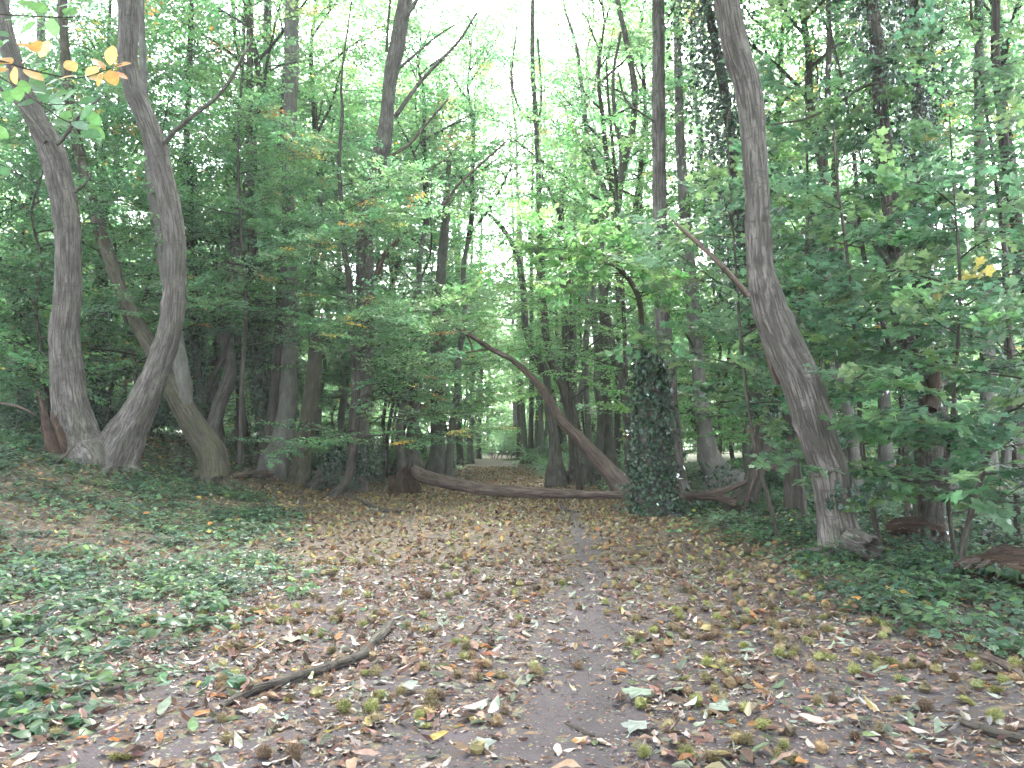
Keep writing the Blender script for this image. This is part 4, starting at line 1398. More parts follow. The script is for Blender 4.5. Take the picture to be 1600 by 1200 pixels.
while cnt < 150:
    y = 18 + 80 * g.rand() ** 1.35
    x = g.uniform(-0.78, 0.78) * y
    if not zone_ok(x, y):
        continue
    if y < 23.5 and -9.5 < x < 7.5:
        continue
    if x > 0 and y < 45 and g.rand() < 0.6:
        continue
    if x < 0 and y < 30 and g.rand() < 0.3:
        continue
    if any((x - a) ** 2 + (y - b) ** 2 < 1.5 ** 2 for a, b in placed2):
        continue
    s = g.uniform(0.8, 1.6)
    if y > 24 and -0.012 * y - 1.2 - 2.2 * s < x < -0.012 * y + 1.0 + 2.2 * s:
        continue
    placed2.append((x, y))
    c = g.randint(5)
    side = 'left' if x < 0 else 'right'
    dist = 'close behind' if y < 35 else 'halfway back' if y < 60 else 'deep in the wood'
    copy_tree([('trunk', UNDER[c][0], None), ('branch', UNDER[c][1], None), ('crown', UNDER[c][2], None)], (x, y, float(hgt(x, y)) - 0.05), 'understorey_tree',
              f'{"bright" if c % 2 else "soft"} leafy young tree {dist}, {beside(x, y)}', 'young tree', f'leafy young trees {dist}', g.uniform(0, 6.28), (s,) * 3)
    cnt += 1
cnt = 0
while cnt < 26:
    y = 31 + 62 * g.rand()
    sd = g.choice([-1, 1])
    x = -0.012 * y + sd * g.uniform(2.4, 4.6) * np.interp(y, [31, 45, 70], [1.25, 0.95, 0.75])
    k, c = g.randint(6), g.randint(5)
    pm, top = POLE[k]
    s = g.uniform(0.8, 1.1)
    q = np.interp(y, [31, 50, 90], [0.55, 0.5, 0.62]) * g.uniform(0.75, 1.2)
    copy_tree([('trunk', pm, None), ('branch', TALL[c][0], top), ('crown', TALL[c][1], top)], (x, y, float(hgt(x, y)) - 0.05), 'pathside_tree', f'{["grey", "brown", "dark"][k % 3]} tree arching over the path {dist if False else ("halfway along" if y < 55 else "near its end")}, {beside(x, y)}', 'tree', 'trees arching over the far path', g.uniform(0, 6.28), (s * .6, s * .6, s * q * 1.3), top_scale=(1.7, 1.7, 1.1))
    cnt += 1
# trees placed by eye where the wood closes in on the path
for u, Y, s, c, lab in ((652, 29, 1.75, 0, 'leafy young tree just right of the tall grey chestnut, its top high'), (712, 34, 1.95, 1, 'bright leafy young tree at the left verge behind the pale verge trunk'), (728, 37, 1.9, 3, 'leafy young tree at the left verge halfway along the path'),
                        (640, 33, 1.9, 2, 'soft leafy tree between the tall grey chestnut and the pale verge trunk'), (842, 42, 1.8, 1, 'bright leafy young tree right of the path behind the curved brown trunk'), (885, 48, 1.9, 3, 'leafy young tree far behind the forked trunk right of the path'),
                        (935, 46, 2.0, 0, 'leafy young tree left of the pale upright trunk'), (728, 56, 1.9, 1, 'bright leafy young tree at the left verge near the path end'), (850, 60, 1.9, 3, 'bright leafy young tree at the right verge near the path end'),
                        (490, 29, 1.8, 4, 'leafy young tree right of the pale twin trunks'), (330, 24, 1.5, 2, 'leafy young tree right of the mossy forked foot'), (215, 21, 1.35, 0, 'leafy young tree seen between the two big chestnuts'), (30, 21, 1.4, 4, 'leafy young tree at the left edge behind the leftmost trunk'),
                        (1110, 25, 1.5, 1, 'leafy young tree behind the pale leaning trunk'), (1260, 20, 1.4, 3, 'leafy young tree behind the biggest leaning trunk')):
    x = at(u, 700, Y)[0]
    x = min(x, -0.012 * Y - 0.9 - 2.0 * s) if u < 790 else max(x, -0.012 * Y + 0.8 + 2.0 * s)
    copy_tree([('trunk', UNDER[c][0], None), ('branch', UNDER[c][1], (0, 0, 0.6)), ('crown', UNDER[c][2], (0, 0, 0.6))], (x, Y, float(hgt(x, Y)) - 0.05), 'understorey_tree', lab, 'young tree', None, u, (s * .85, s * .85, s))
# tall crowns that narrow the strip of sky above the path
for u, Y, k, c, s, lab in ((1180, 22, 3, 1, 1.0, 'tall tree between the pale leaning and biggest leaning trunks, crown high'), (1340, 19, 0, 3, 0.95, 'tall slender tree right of the biggest leaning trunk'), (1490, 18, 1, 1, 0.95, 'tall slender tree just right of the dark tall trunk'), (1585, 21, 3, 3, 1.0, 'tall tree near the right edge with a crown against the sky'), (1400, 26, 4, 1, 1.1, 'tall crooked tree far behind the dark tall trunk'), (940, 27.5, 0, 1, 1.0, 'tall tree filling the top right of the pale upright trunk'), (985, 33, 1, 3, 1.05, 'tall tree behind the ivy wrapped trunk, its crown at the top of the picture'), (905, 36, 3, 1, 1.1, 'tall tree behind the forked trunk with a crown against the sky'),
                           (700, 29, 0, 1, 1.0, 'tall tree right of the tall grey chestnut, crown against the sky'), (668, 36, 4, 3, 1.15, 'tall tree left of the pale verge trunk, crown against the sky'), (722, 44, 1, 1, 1.2, 'tall tree halfway along the left verge, crown against the sky'),
                           (880, 50, 0, 3, 1.25, 'tall tree halfway along the right verge, crown against the sky'), (640, 27, 3, 3, 1.0, 'tall slender tree close beside the tall grey chestnut on its right'), (1010, 26, 1, 1, 0.95, 'tall slender tree just left of the straight smooth trunk'),
                           (500, 28, 0, 1, 1.1, 'tall slender tree between the pale twin trunks and young beech'), (350, 25, 3, 3, 1.0, 'tall slender tree right of the curved chestnut'), (120, 24, 1, 1, 1.05, 'tall slender tree behind the leftmost big trunk, right side')):
    x = at(u, 700, Y)[0]
    pm, top = POLE[k]
    copy_tree([('trunk', pm, None), ('branch', TALL[c][0], top), ('crown', TALL[c][1], top)], (x, Y, float(hgt(x, Y)) - 0.05), 'woodland_tree', lab, 'tree', None, u * 1.3, (s * .8, s * .8, s), top_scale=(1.3, 1.3, 1.0))
# the wood goes on beside and behind the camera
for i, (x, y) in enumerate(((-7, 1), (-6, -5), (-1.5, -6.5), (4.5, -5), (6.5, 0.5), (-9, 6), (8.5, 5), (-12, -1), (11, -2), (1.5, -11), (-5, -12), (7, -10), (-14, 7), (14, 8), (-10, -9), (12, -9))):
    k, c = i % 6, i % 5
    pm, top = POLE[k]
    copy_tree([('trunk', pm, None), ('branch', TALL[c][0], top), ('crown', TALL[c][1], top)], (x, y, float(hgt(x, y)) - 0.05), 'woodland_tree', 'tall tree of the same wood standing out of view beside or behind the viewpoint', 'tree', 'trees around the viewpoint', i * 1.9, (1.05, 1.05, 0.95), top_scale=(1.25, 1.25, 1.1))
cnt = 0
while cnt < 110:
    y = 20 + 65 * g.rand() ** 1.2
    x = g.uniform(-0.76, 0.76) * y
    if not zone_ok(x, y):
        c = -0.012 * y
        if not (y > 32 and (x < c - 3.2 or x > c + 2.3)):
            continue
    if y < 24 and -9 < x < 6:
        continue
    c = g.randint(4)
    s = g.uniform(0.6, 1.25)
    side = 'left' if x < 0 else 'right'
    dist = 'close behind' if y < 35 else 'halfway back' if y < 60 else 'deep in the wood'
    copy_tree([('stem', SHRUB[c][0], None), ('foliage', SHRUB[c][1], None)], (x, y, float(hgt(x, y)) - 0.05), 'woodland_shrub',
              f'{"dark bramble like" if c % 2 else "light green"} shrub {dist}, {beside(x, y)}', 'shrub', f'shrubs {dist}', g.uniform(0, 6.28), (s,) * 3)
    cnt += 1
# shrubs and a young tree that close the far end of the path, and low shrubs placed by eye
for u, v, s, c, lab in ((800, 702, 1.6, 0, 'light green shrub closing the far end of the path'), (775, 703, 1.5, 2, 'rounded shrub at the far end of the path, left of its middle'), (832, 704, 1.5, 1, 'darker shrub at the far end of the path on its right'),
                        (735, 716, 0.9, 3, 'dark low shrub at the left verge behind the bent arch branch'), (870, 742, 0.55, 0, 'small shrub at the right verge behind the forked trunk'), (505, 742, 0.6, 3, 'leafy shrub growing round the mossy broken trunk'),
                        (590, 728, 0.6, 0, 'leafy shrub under the young beech left of the broken stump'), (1000, 765, 0.6, 2, 'low shrub between the leaning stripped trunk and the ivy wrapped one'),
                        (1225, 800, 0.5, 1, 'dark shrub beside the big leaning trunk on its left')):
    p = ground_px(u, v)
    y = min(p[1], 88)
    x = at(u, v, y)[0]
    copy_tree([('stem', SHRUB[c][0], None), ('foliage', SHRUB[c][1], None)], (x, y, float(hgt(x, y))), 'woodland_shrub', lab, 'shrub', None, u, (s,) * 3)
for i, (u, Y, s_) in enumerate(((640, 34, .5), (668, 38, .6), (655, 44, .9), (700, 44, .55), (715, 52, .7), (728, 62, .8), (690, 52, 1.0), (745, 70, .6), (862, 36, .5), (880, 31, .55), (915, 28, .5), (850, 42, .6), (842, 50, .6), (868, 50, .9), (836, 60, .7), (900, 38, .8), (940, 30, .7), (960, 26, .5), (560, 30, .8), (600, 33, .8))):
    x = at(u, 700, Y)[0]
    copy_tree([('stem', SHRUB[i % 4][0], None), ('foliage', SHRUB[i % 4][1], None)], (x, Y, float(hgt(x, Y))), 'woodland_shrub', f'low green shrub lining the {"left" if u < 780 else "right"} verge of the path, {beside(x, Y)}', 'shrub', 'low shrubs lining the path', u, (s_,) * 3)
for i, (u, Y, w, lean) in enumerate(((812, 58, 8, -3), (820, 50, 9, -8), (829, 46, 8, 2), (838, 54, 7, 4), (847, 44, 8, -4), (806, 70, 6, -5), (895, 40, 9, 3), (921, 36, 10, -5), (963, 34, 10, 4), (748, 60, 6, 5), (735, 50, 7, 3), (720, 56, 7, -3))):
    b = ground_px(u, 700 + 1200 * 1.45 / Y - 10) if False else at(u, 700, Y)
    v = 690 + 1200 * (CAM_H - float(hgt(b[0], Y))) / Y
    tree('verge_tree', f'slim straight stem in the row along the {"left" if u < 780 else "right"} verge, {beside(b[0], Y)}', [(u, v, w * 1.5), (u + lean * .3, v - 60, w), (u + lean, v - 160, w * .9), (u + lean * .6, v - 300, w * .75), (u + lean * 1.5, v - 450, w * .5)],
         [M_BARK, M_BARKG, M_BARKD][i % 3], Y=Y, seed=300 + i, ext=3, crown=i % 5 if i % 2 else None, seg=10, step=0.3, group='slim stems along the path verge')
for i, (x, y, s, c) in enumerate(((-2.4, 80, 1.0, 1), (0.6, 84, 1.1, 3), (-0.8, 78, 0.75, 1), (2.0, 79, 1.0, 3), (-1.5, 92, 1.3, 1), (0.8, 96, 1.4, 3), (3.0, 90, 1.2, 1), (-4.5, 95, 1.2, 3))):
    copy_tree([('trunk', UNDER[c][0], None), ('branch', UNDER[c][1], None), ('crown', UNDER[c][2], None)], (x, y, float(hgt(x, y))), 'understorey_tree',
              'bright leafy young tree standing across the far end of the path', 'young tree', 'young trees across the end of the path', i * 1.3, (s, s, s * 0.75))

# far edge of the wood, nobody could count it
g = rs(950)
M = Mesh()
n = 26000
th = g.uniform(-0.85, 0.85, n)
d = g.uniform(108, 150, n)
x, y = d * np.sin(th), d * np.cos(th)
zt = 17 + 4 * noise3(x * 0.06, y * 0.06, 2)
z = hgt(x, y) + g.rand(n) ** 0.8 * zt
leaves(M, L_OVAL, np.stack([x, y, z], 1), rotm(g.normal(0, 1, (n, 3)), g.normal(0, 0.5, (n, 3)) + [0, 0, 1]), g.uniform(0.6, 1.3, n), tints(g, n, G_BRIGHT + G_BEECH))
o = M.obj('distant_foliage', M_LEAF)
tag(o, 'unbroken mass of green leaves beyond the last trunks of the wood', 'foliage', kind='stuff')

# ================================================================== FALLEN WOOD
def lying(name, label, pts, m, seed, lift=0.5, cat='log', seg=16, branches=(), splinter=None, lump=0.08, sink=0.25, flat_y=None, step=0.06, extra_part='branch'):
    """wood that lies on the ground: pixel centreline (u, v, w); each point is put on the ground under it"""
    def rows(pp):
        out = []
        for q in pp:
            u, v, w = q[:3]
            Y = q[3] if len(q) > 3 else ground_px(u, v + w * 0.42)[1]
            p = at(u, v, Y)
            out.append([*p, px(w, u, v, Y) / 2])
        return np.array(out)
    P = rows(pts)
    base = P[:, :3].mean(0)
    base[2] = float(hgt(base[0], base[1]))
    root = empty(name, base)
    tag(root, label, cat)
    off = np.array([*base, 0])
    M = Mesh()
    tube(M, P - off, step=step, seg=seg, lump=lump, ridge=0.006, seed=seed, knots=3)
    M.obj('stem', m, root)
    for i, b in enumerate(branches):
        MB = Mesh()
        tube(MB, rows(b) - off, step=0.06, seg=10, lump=0.08, seed=seed + i + 1)
        MB.obj(extra_part, m, root)
    return root


LOGY = 20.6
lying('fallen_log', 'long fallen brown trunk lying across the path from broken stump to ivy wrapped tree',
      [(646, 730, 9, 21.3), (652, 737, 18, 21.2), (664, 745, 21, 21.1), (690, 752, 20, 20.6), (715, 757, 20, 20.2), (742, 762, 19, 19.8), (770, 766, 18, 19.4), (800, 768, 18, 19.3), (840, 770, 16, 19.3), (880, 771, 15, 19.3), (930, 773, 13, 19.2), (990, 774, 12, 19.1),
       (1040, 775, 13, 17.8), (1075, 776, 15, 16.1), (1110, 774, 15, 15.7), (1130, 779, 13, 15.6), (1150, 788, 11, 15.5)], M_DEAD, 80,
      branches=[[(1106, 774, 12, 15.7), (1130, 767, 11, 15.6), (1152, 759, 8, 15.6), (1167, 752, 5, 15.6)], [(1120, 774, 4, 15.6), (1136, 780, 3, 15.5), (1150, 775, 2, 15.5)], [(1132, 769, 3, 15.6), (1122, 749, 2, 15.6)]])
lying('fallen_log', 'pale log lying on the left bank between forked chestnut and mossy broken trunk', [(362, 744, 7), (375, 742, 12), (400, 741, 13), (430, 740, 13), (460, 738, 13), (482, 738, 12)], M_DEAD, 81)
lying('fallen_stick', 'dark thick bent stick lying on the leaf litter at the front of the path', [(345, 1104, 8), (372, 1090, 13), (400, 1077, 15), (440, 1067, 16), (475, 1055, 17), (510, 1043, 17), (545, 1032, 17), (568, 1024, 19), (580, 1008, 15), (597, 990, 15), (612, 974, 13)], M_TWIG, 82, cat='stick', step=0.02, lump=0.12)
lying('fallen_stick', 'long thin dark stick trailing on the litter from the young beech foot', [(540, 772, 5), (570, 786, 6), (600, 797, 6), (640, 800, 4)], M_TWIG, 83, cat='stick')
lying('fallen_stick', 'brown stick lying under the brambles at the right edge of the picture', [(1530, 1024, 10), (1560, 1034, 12), (1585, 1048, 12), (1625, 1075, 11)], M_DEAD, 84, cat='stick', step=0.03)
lying('fallen_stick', 'dark root like stick at the lower right corner of the path', [(1500, 1128, 9), (1540, 1140, 13), (1575, 1150, 15), (1640, 1163, 15)], M_TWIG, 85, cat='stick', step=0.03, branches=[[(1560, 1144, 6), (1590, 1138, 5), (1630, 1140, 4)]])
lying('fallen_log', 'reddish rotten log behind the ivy at the foot of the dark tall trunk', [(1388, 828, 22, 11.5), (1410, 822, 26, 11.4), (1440, 824, 24, 11.3), (1475, 830, 20, 11.2)], M_ROT, 86)
lying('fallen_branch', 'pale dead branch leaning behind the big leaning trunk, seen left of it', [(1196, 735, 6, 14.5), (1222, 722, 7, 14.3), (1245, 712, 7, 14.2), (1270, 706, 9, 14.0), (1300, 702, 8, 13.9)], M_DEAD, 87, cat='branch')
lying('arch_branch', 'black bent branch making a small arch at the far end of the path', [(769, 712, 2.4, 70), (768, 703, 2.4, 70), (771, 698, 2.6, 70), (778, 698, 2.2, 70), (787, 703, 1.6, 70)], M_BARKD, 88, cat='branch', step=0.15)
for i, (a, lab) in enumerate((([(345, 726, 3), (375, 722, 3), (410, 712, 2)], 'thin pale stick on the bare bank above the pale log'), ([(350, 735, 3), (390, 722, 3), (430, 716, 2)], 'thin brown stick crossing others above the pale log'),
                              ([(200, 975, 2.5), (222, 935, 2.5), (232, 918, 2)], 'pale straw thin stick in the ivy on the left'), ([(245, 885, 2.5), (252, 915, 2.5), (262, 870, 2)], 'forked pale stalk standing in the ivy on the left'),
                              ([(1445, 985, 3), (1500, 992, 2), (1560, 1002, 2)], 'long thin pale stem lying before the brambles on the right'), ([(1375, 1112, 2), (1425, 1110, 2), (1470, 1112, 1.5)], 'straight thin white straw on the soil at the lower right'),
                              ([(1030, 1075, 3), (1060, 1090, 4), (1085, 1105, 3)], 'small curved twig on bare soil in the middle front'), ([(885, 1130, 4), (915, 1146, 5), (930, 1150, 3)], 'short dark twig on bare soil near the bottom'))):
    lying('thin_stick', lab, a, M_DEAD if i % 2 == 0 else M_TWIG, 90 + i, cat='stick', seg=6, step=0.03)

# broken stump where the fallen trunk snapped
root = empty('broken_stump', ground_px(626, 768))
tag(root, 'splintered red brown stump beside the thick end of the fallen trunk', 'tree stump')
off = np.array([*root.location, 0])
Y = 21.5
M = Mesh()
tube(M, stem([(632, 768, 36), (632, 752, 26), (634, 742, 20), (637, 732, 12)], Y, below=0.2) - off, step=0.03, seg=24, lump=0.30, ridge=0.02, flare=0.5, lobes=4, seed=4, knots=6)
M.obj('body', M_ROT, root)
for i, pp in enumerate(([(634, 740, 9), (637, 728, 5), (640, 718, 1)], [(640, 742, 8), (643, 730, 4), (646, 721, 1)], [(628, 742, 8), (630, 734, 4), (634, 727, 1)], [(616, 768, 14), (613, 757, 12), (611, 748, 7), (618, 745, 3)], [(645, 768, 10), (642, 756, 9), (640, 745, 5)])):
    M = Mesh()
    tube(M, stem(pp, Y - 0.15, below=0.05) - off, step=0.03, seg=9, lump=0.3, ridge=0.01, seed=30 + i)
    M.obj('splinter', M_ROT, root)

# dark root mound under the young beech
root = empty('root_mound', ground_px(528, 762))
tag(root, 'dark earthy old stump mound behind the curved foot of the young beech', 'tree stump')
M = Mesh()
off = np.array([*root.location, 0])
tube(M, stem([(522, 764, 56), (523, 752, 50), (526, 738, 38), (529, 724, 20), (531, 716, 6)], 21.6, below=0.2) - off, step=0.05, seg=26, lump=0.30, ridge=0.03, flare=0.3, seed=6, knots=8)
M.obj('body', M_BARKD, root)
M = Mesh()
ivy_coat(M, rs(3), stem([(522, 762, 56), (526, 738, 40), (531, 705, 16)], 21.6, below=0) - off, 1300, 0.03, 0.3, bushy=0.8)
M.obj('ivy', M_IVY, root)

# rotten hollow log under the brambles at the right edge
root = empty('rotten_log', ground_px(1545, 925))
tag(root, 'big splintered rotten log with dark hollow under brambles at the right edge', 'log')
off = np.array([*root.location, 0])
M = Mesh()
tube(M, np.array([[*at(1512, 888, 8.1), 0.12], [*at(1540, 888, 8.0), 0.18], [*at(1575, 892, 7.8), 0.23], [*at(1640, 898, 7.5), 0.25], [*at(1760, 910, 7.2), 0.26]]) - off, step=0.04, seg=30, lump=0.22, ridge=0.03, seed=14, knots=5)
M.obj('stem', M_ROT, root)
g = rs(15)
for i in range(11):
    a = at(1512 + g.uniform(-5, 40), 886 + g.uniform(-14, 16), 7.75 + g.uniform(-.05, .2))
    d = np.array([-g.uniform(.1, .3), -0.06, g.uniform(-0.12, 0.12)])
    M = Mesh()
    tube(M, np.array([[*a, 0.03], [*(a + d * .5), 0.024], [*(a + d), 0.003]]) - off, step=0.03, seg=7, lump=0.3, ridge=0.004, seed=i)
    M.obj('splinter', M_DEAD if i % 3 == 0 else M_ROT, root)

M = Mesh()
ivy_coat(M, rs(77), np.array([[*at(1520, 880, 8.0), 0.16], [*at(1570, 884, 7.8), 0.22], [*at(1640, 890, 7.5), 0.25]]) - off, 170, 0.02, 0.15, (0.05, 0.10), G_BRAMBLE, bushy=0.7)
M.obj('ivy', M_LEAF, root)

# ================================================================== GROUND COVER AND LITTER
def scatter(g, n, y0, y1, power=1.0, half=0.78):
    """uniform over the wedge of ground in view"""
    y = np.sqrt(y0 ** 2 + (y1 ** 2 - y0 ** 2) * g.rand(n) ** power)
    x = g.uniform(-half, half, n) * y
    return x, y


def ground_cover():
    g = rs(500)
    M, MS = Mesh(), Mesh()
    x, y = scatter(g, 13000, 3.4, 46, 0.85)
    xn, yn = scatter(g, 5200, 3.6, 17, 0.9)
    x, y = np.concatenate([x, xn]), np.concatenate([y, yn])
    gr = green(x, y)
    patch = 0.5 + 0.5 * noise3(x * 0.9, y * 0.9, 9.9)
    p = gr * np.interp(y, [3.5, 6, 9, 18], [0.30, 0.42, 0.5, 0.75]) * np.where(y < 17, 0.25 + 0.75 * sstep(0.22, 0.62, patch), 1)
    p = np.where((x > 0) & (y > 5), gr * 0.8, p)
    p = p * np.where((x > 2.9) & (x < 5.4) & (y > 12.5) & (y < 16.5), 0.45, 1)
    keep = g.rand(len(x)) < p
    # the raked bare ground round the pale log stays clear
    x, y = x[keep], y[keep]
    for lo, hi, shape, lf in ((0, 12, L_IVY, 15), (12, 60, L_OVAL, 15)):
        m = (y >= lo) & (y < hi)
        cx, cy_ = x[m], y[m]
        n = len(cx)
        if not n:
            continue
        h = g.uniform(0.04, 0.26, n) * np.where(cx > 0, 1.3, 0.75)
        rad = g.uniform(0.14, 0.36, n)
        a, r = g.uniform(0, 6.28, (n, lf)), np.sqrt(g.rand(n, lf))
        lx = cx[:, None] + rad[:, None] * r * np.cos(a)
        ly = cy_[:, None] + rad[:, None] * r * np.sin(a)
        lz = hgt(lx, ly) + h[:, None] * (1 - 0.6 * r ** 2) * g.uniform(0.35, 1.1, (n, lf)) + 0.012
        P = np.stack([lx, ly, lz], -1).reshape(-1, 3)
        a2 = a.ravel() + g.normal(0, 0.7, n * lf)
        X = np.stack([np.cos(a2), np.sin(a2), g.uniform(-0.45, 0.1, n * lf)], 1)
        U = np.stack([g.normal(0, 0.3, n * lf), g.normal(0, 0.3, n * lf) - 0.1, np.ones(n * lf)], 1)
        bs = tints(g, n, G_BRAMBLE + G_IVY[1:2] + [(0.075, 0.145, 0.06)], var=0.2)
        tt = np.repeat(bs, lf, axis=0) * (1 + 0.28 * g.randn(n * lf, 1))
        yel = g.rand(n * lf) < 0.012
        tt[yel] = tints(g, yel.sum(), AUT)
        leaves(M, shape, P, rotm(X, U), g.uniform(0.035, 0.105, n * lf) * (1 if lo == 0 else 1.25), np.clip(tt, .01, .8))
        k = g.rand(n * lf) < 0.4
        st = np.stack([np.repeat(cx, lf), np.repeat(cy_, lf), hgt(np.repeat(cx, lf), np.repeat(cy_, lf))], 1)
        segs(MS, st[k], P[k], 0.0022, 0.0012, (0.12, 0.08, 0.05))
    o = M.obj('ground_ivy', M_LEAF)
    tag(o, 'low ivy and bramble leaves carpeting both banks beside the path', 'ground cover', kind='stuff')
    o = MS.obj('ground_cover_stems', M_TWIG)
    tag(o, 'thin brown stems among the low ivy and bramble leaves', 'undergrowth', kind='stuff')


ground_cover()

P_NEAR = [(0.33, 0.215, 0.165), (0.22, 0.135, 0.095), (0.13, 0.078, 0.058), (0.30, 0.215, 0.16), (0.22, 0.25, 0.18), (0.28, 0.31, 0.235), (0.15, 0.19, 0.10), (0.40, 0.20, 0.085), (0.42, 0.33, 0.12), (0.24, 0.145, 0.12), (0.085, 0.055, 0.045)]
W_NEAR = [14, 16, 13, 6, 9, 5, 6, 5, 3, 14, 11]
P_MID = [(0.30, 0.20, 0.10), (0.19, 0.11, 0.06), (0.42, 0.30, 0.17), (0.22, 0.21, 0.09), (0.085, 0.05, 0.034), (0.40, 0.19, 0.07), (0.40, 0.40, 0.28), (0.17, 0.16, 0.065), (0.45, 0.36, 0.11)]
W_MID = [13, 14, 8, 8, 17, 6, 4, 6, 2.5]


P_NEAR = [(0.61 * p[0], 0.585 * p[1], 0.58 * p[2]) for p in P_NEAR]
P_MID = [tuple(0.62 * c for c in p) for p in P_MID]


def litter():
    g = rs(600)
    M = Mesh()
    x, y = scatter(g, 38000, 2.6, 9.5, half=0.92)
    tr_ = track(x, y)
    clump = 0.5 + 0.5 * noise3(x * 2.1, y * 2.1, 4.4)
    p = (0.40 + 0.6 * sstep(0.3, 0.7, clump)) * (1 - 0.62 * tr_)
    p *= np.where((x > 0.5) | (x < -0.3) | (y > 6), 1, 0.8)
    keep = g.rand(len(x)) < p
    x, y = x[keep], y[keep]
    n = len(x)
    size = np.where(g.rand(n) < 0.66, g.uniform(0.02, 0.055, n), g.uniform(0.055, 0.115, n))
    z = hgt(x, y) + 0.006 + size * 0.12 * g.rand(n)
    az = g.uniform(0, 6.28, n)
    X = np.stack([np.cos(az), np.sin(az), g.normal(0.05, 0.22, n)], 1)
    U = np.stack([g.normal(0, 0.35, n), g.normal(0, 0.35, n), np.where(g.rand(n) < .5, 1.0, -1.0)], 1)
    t = tints(g, n, P_NEAR, W_NEAR, 0.2)
    k = g.randint(0, len(L_DRY), n)
    for q in range(len(L_DRY)):
        m = k == q
        pos = np.stack([x, y, z], 1)[m]
        leaves(M, L_DRY[q], pos, rotm(X[m], U[m]), size[m], t[m])
    o = M.obj('leaf_litter', M_DRY)
    tag(o, 'curled brown and grey green chestnut leaves strewn over the near path', 'leaf litter', kind='stuff')
    # crumbs
    M = Mesh()
    x, y = scatter(g, 28000, 2.8, 8.5, half=0.90)
    n = len(x)
    az = g.uniform(0, 6.28, n)
    leaves(M, L_DRYQ, np.stack([x, y, hgt(x, y) + 0.005], 1), rotm(np.stack([np.cos(az), np.sin(az), g.normal(0, .15, n)], 1), np.stack([g.normal(0, .3, n), g.normal(0, .3, n), np.ones(n)], 1)),
           g.uniform(0.008, 0.028, n), tints(g, n, P_NEAR, W_NEAR, 0.3))
    o = M.obj('leaf_crumbs', M_DRY)
    tag(o, 'small crumbs of broken leaf and husk pressed on the near soil', 'leaf litter', kind='stuff')
    M = Mesh()
    x, y = scatter(g, 150000, 9.0, 44, half=0.78)
    tr_ = track(x, y)
    p = (1 - 0.68 * tr_) * (1 - 0.35 * green(x, y))
    keep = g.rand(len(x)) < p
    x, y = x[keep], y[keep]
    n = len(x)
    size = g.uniform(0.05, 0.13, n)
    az = g.uniform(0, 6.28, n)
    X = np.stack([np.cos(az), np.sin(az), g.normal(0.15, 0.5, n)], 1)
    U = np.stack([g.normal(0, 0.7, n), g.normal(0, 0.7, n), np.ones(n)], 1)
    leaves(M, L_DRYQ, np.stack([x, y, hgt(x, y) + 0.012], 1), rotm(X, U), size, tints(g, n, P_MID, W_MID, 0.22))
    o = M.obj('leaf_litter', M_DRY)
    tag(o, 'thick orange brown leaf litter covering the path around and beyond the fallen trunk', 'leaf litter', kind='stuff')


litter()

# ---- chestnut burrs
def burr_mesh(kind, seed):
    g = rs(seed)
    M = Mesh()
    def ball(c, r, sq, n, col, spl, cut=None):
        u = g.normal(0, 1, (n, 3))
        u /= np.linalg.norm(u, axis=1)[:, None]
        if cut is not None:
            u = u[u @ np.array(cut) > -0.15]
        n = len(u)
        p0 = np.array(c) + u * r * sq * 0.86
        p1 = np.array(c) + (u + g.normal(0, 0.28, (n, 3))) * (r + spl) * sq
        segs(M, p0, p1, 0.0016, 0.0004, np.tile(np.array(col), (1, 1)).repeat(n * 6, 0) * (1 + .25 * g.randn(n, 1).repeat(6, 0)).clip(.4, 1.6))
        k, l = 10, 7
        th = np.linspace(0, 2 * PI, k, endpoint=False)
        ph = np.linspace(0.02, PI - 0.02, l)
        V = np.stack([np.sin(ph)[:, None] * np.cos(th), np.sin(ph)[:, None] * np.sin(th), np.cos(ph)[:, None] * np.ones(k)], -1)
        V = np.array(c) + V * r * 0.9 * sq * (1 + .06 * g.randn(l, k, 1))
        i = np.arange(l - 1)[:, None] * k
        j = np.arange(k)[None]
        F = np.stack([i + j, i + (j + 1) % k, i + k + (j + 1) % k, i + k + j], -1).reshape(-1, 4)
        M.add(V.reshape(-1, 3), F[:, ::-1], np.array(col) * 0.55)
    one = np.array([1, 1, 0.88])
    if kind == 'whole':
        ball((0, 0, 0.025), 0.026, one, 420, (1, 1, 1), 0.0045)
    elif kind == 'split':
        ball((0.014, 0, 0.02), 0.022, one * [0.8, 1, .9], 260, (1, 1, 1), 0.0045)
        ball((-0.016, 0.004, 0.019), 0.021, one * [0.75, 1, .85], 250, (.9, .85, .8), 0.0045)
    else:
        ball((0.02, 0, 0.015), 0.022, one * [0.9, 1, .55], 130, (1, .95, .9), 0.008)
        ball((-0.018, 0.012, 0.014), 0.02, one * [0.9, 1, .5], 120, (.85, .8, .75), 0.008)
        ball((-0.002, -0.024, 0.013), 0.019, one * [1, .8, .5], 100, (.95, .9, .8), 0.007)
    return M.mesh('burr ' + kind, M_BURR)


BM = [burr_mesh('whole', 1), burr_mesh('split', 2), burr_mesh('open', 3), burr_mesh('whole', 4)]
BCOL = {'yellow green': (0.215, 0.215, 0.070, 1), 'olive brown': (0.19, 0.15, 0.072, 1), 'brown': (0.13, 0.082, 0.050, 1)}


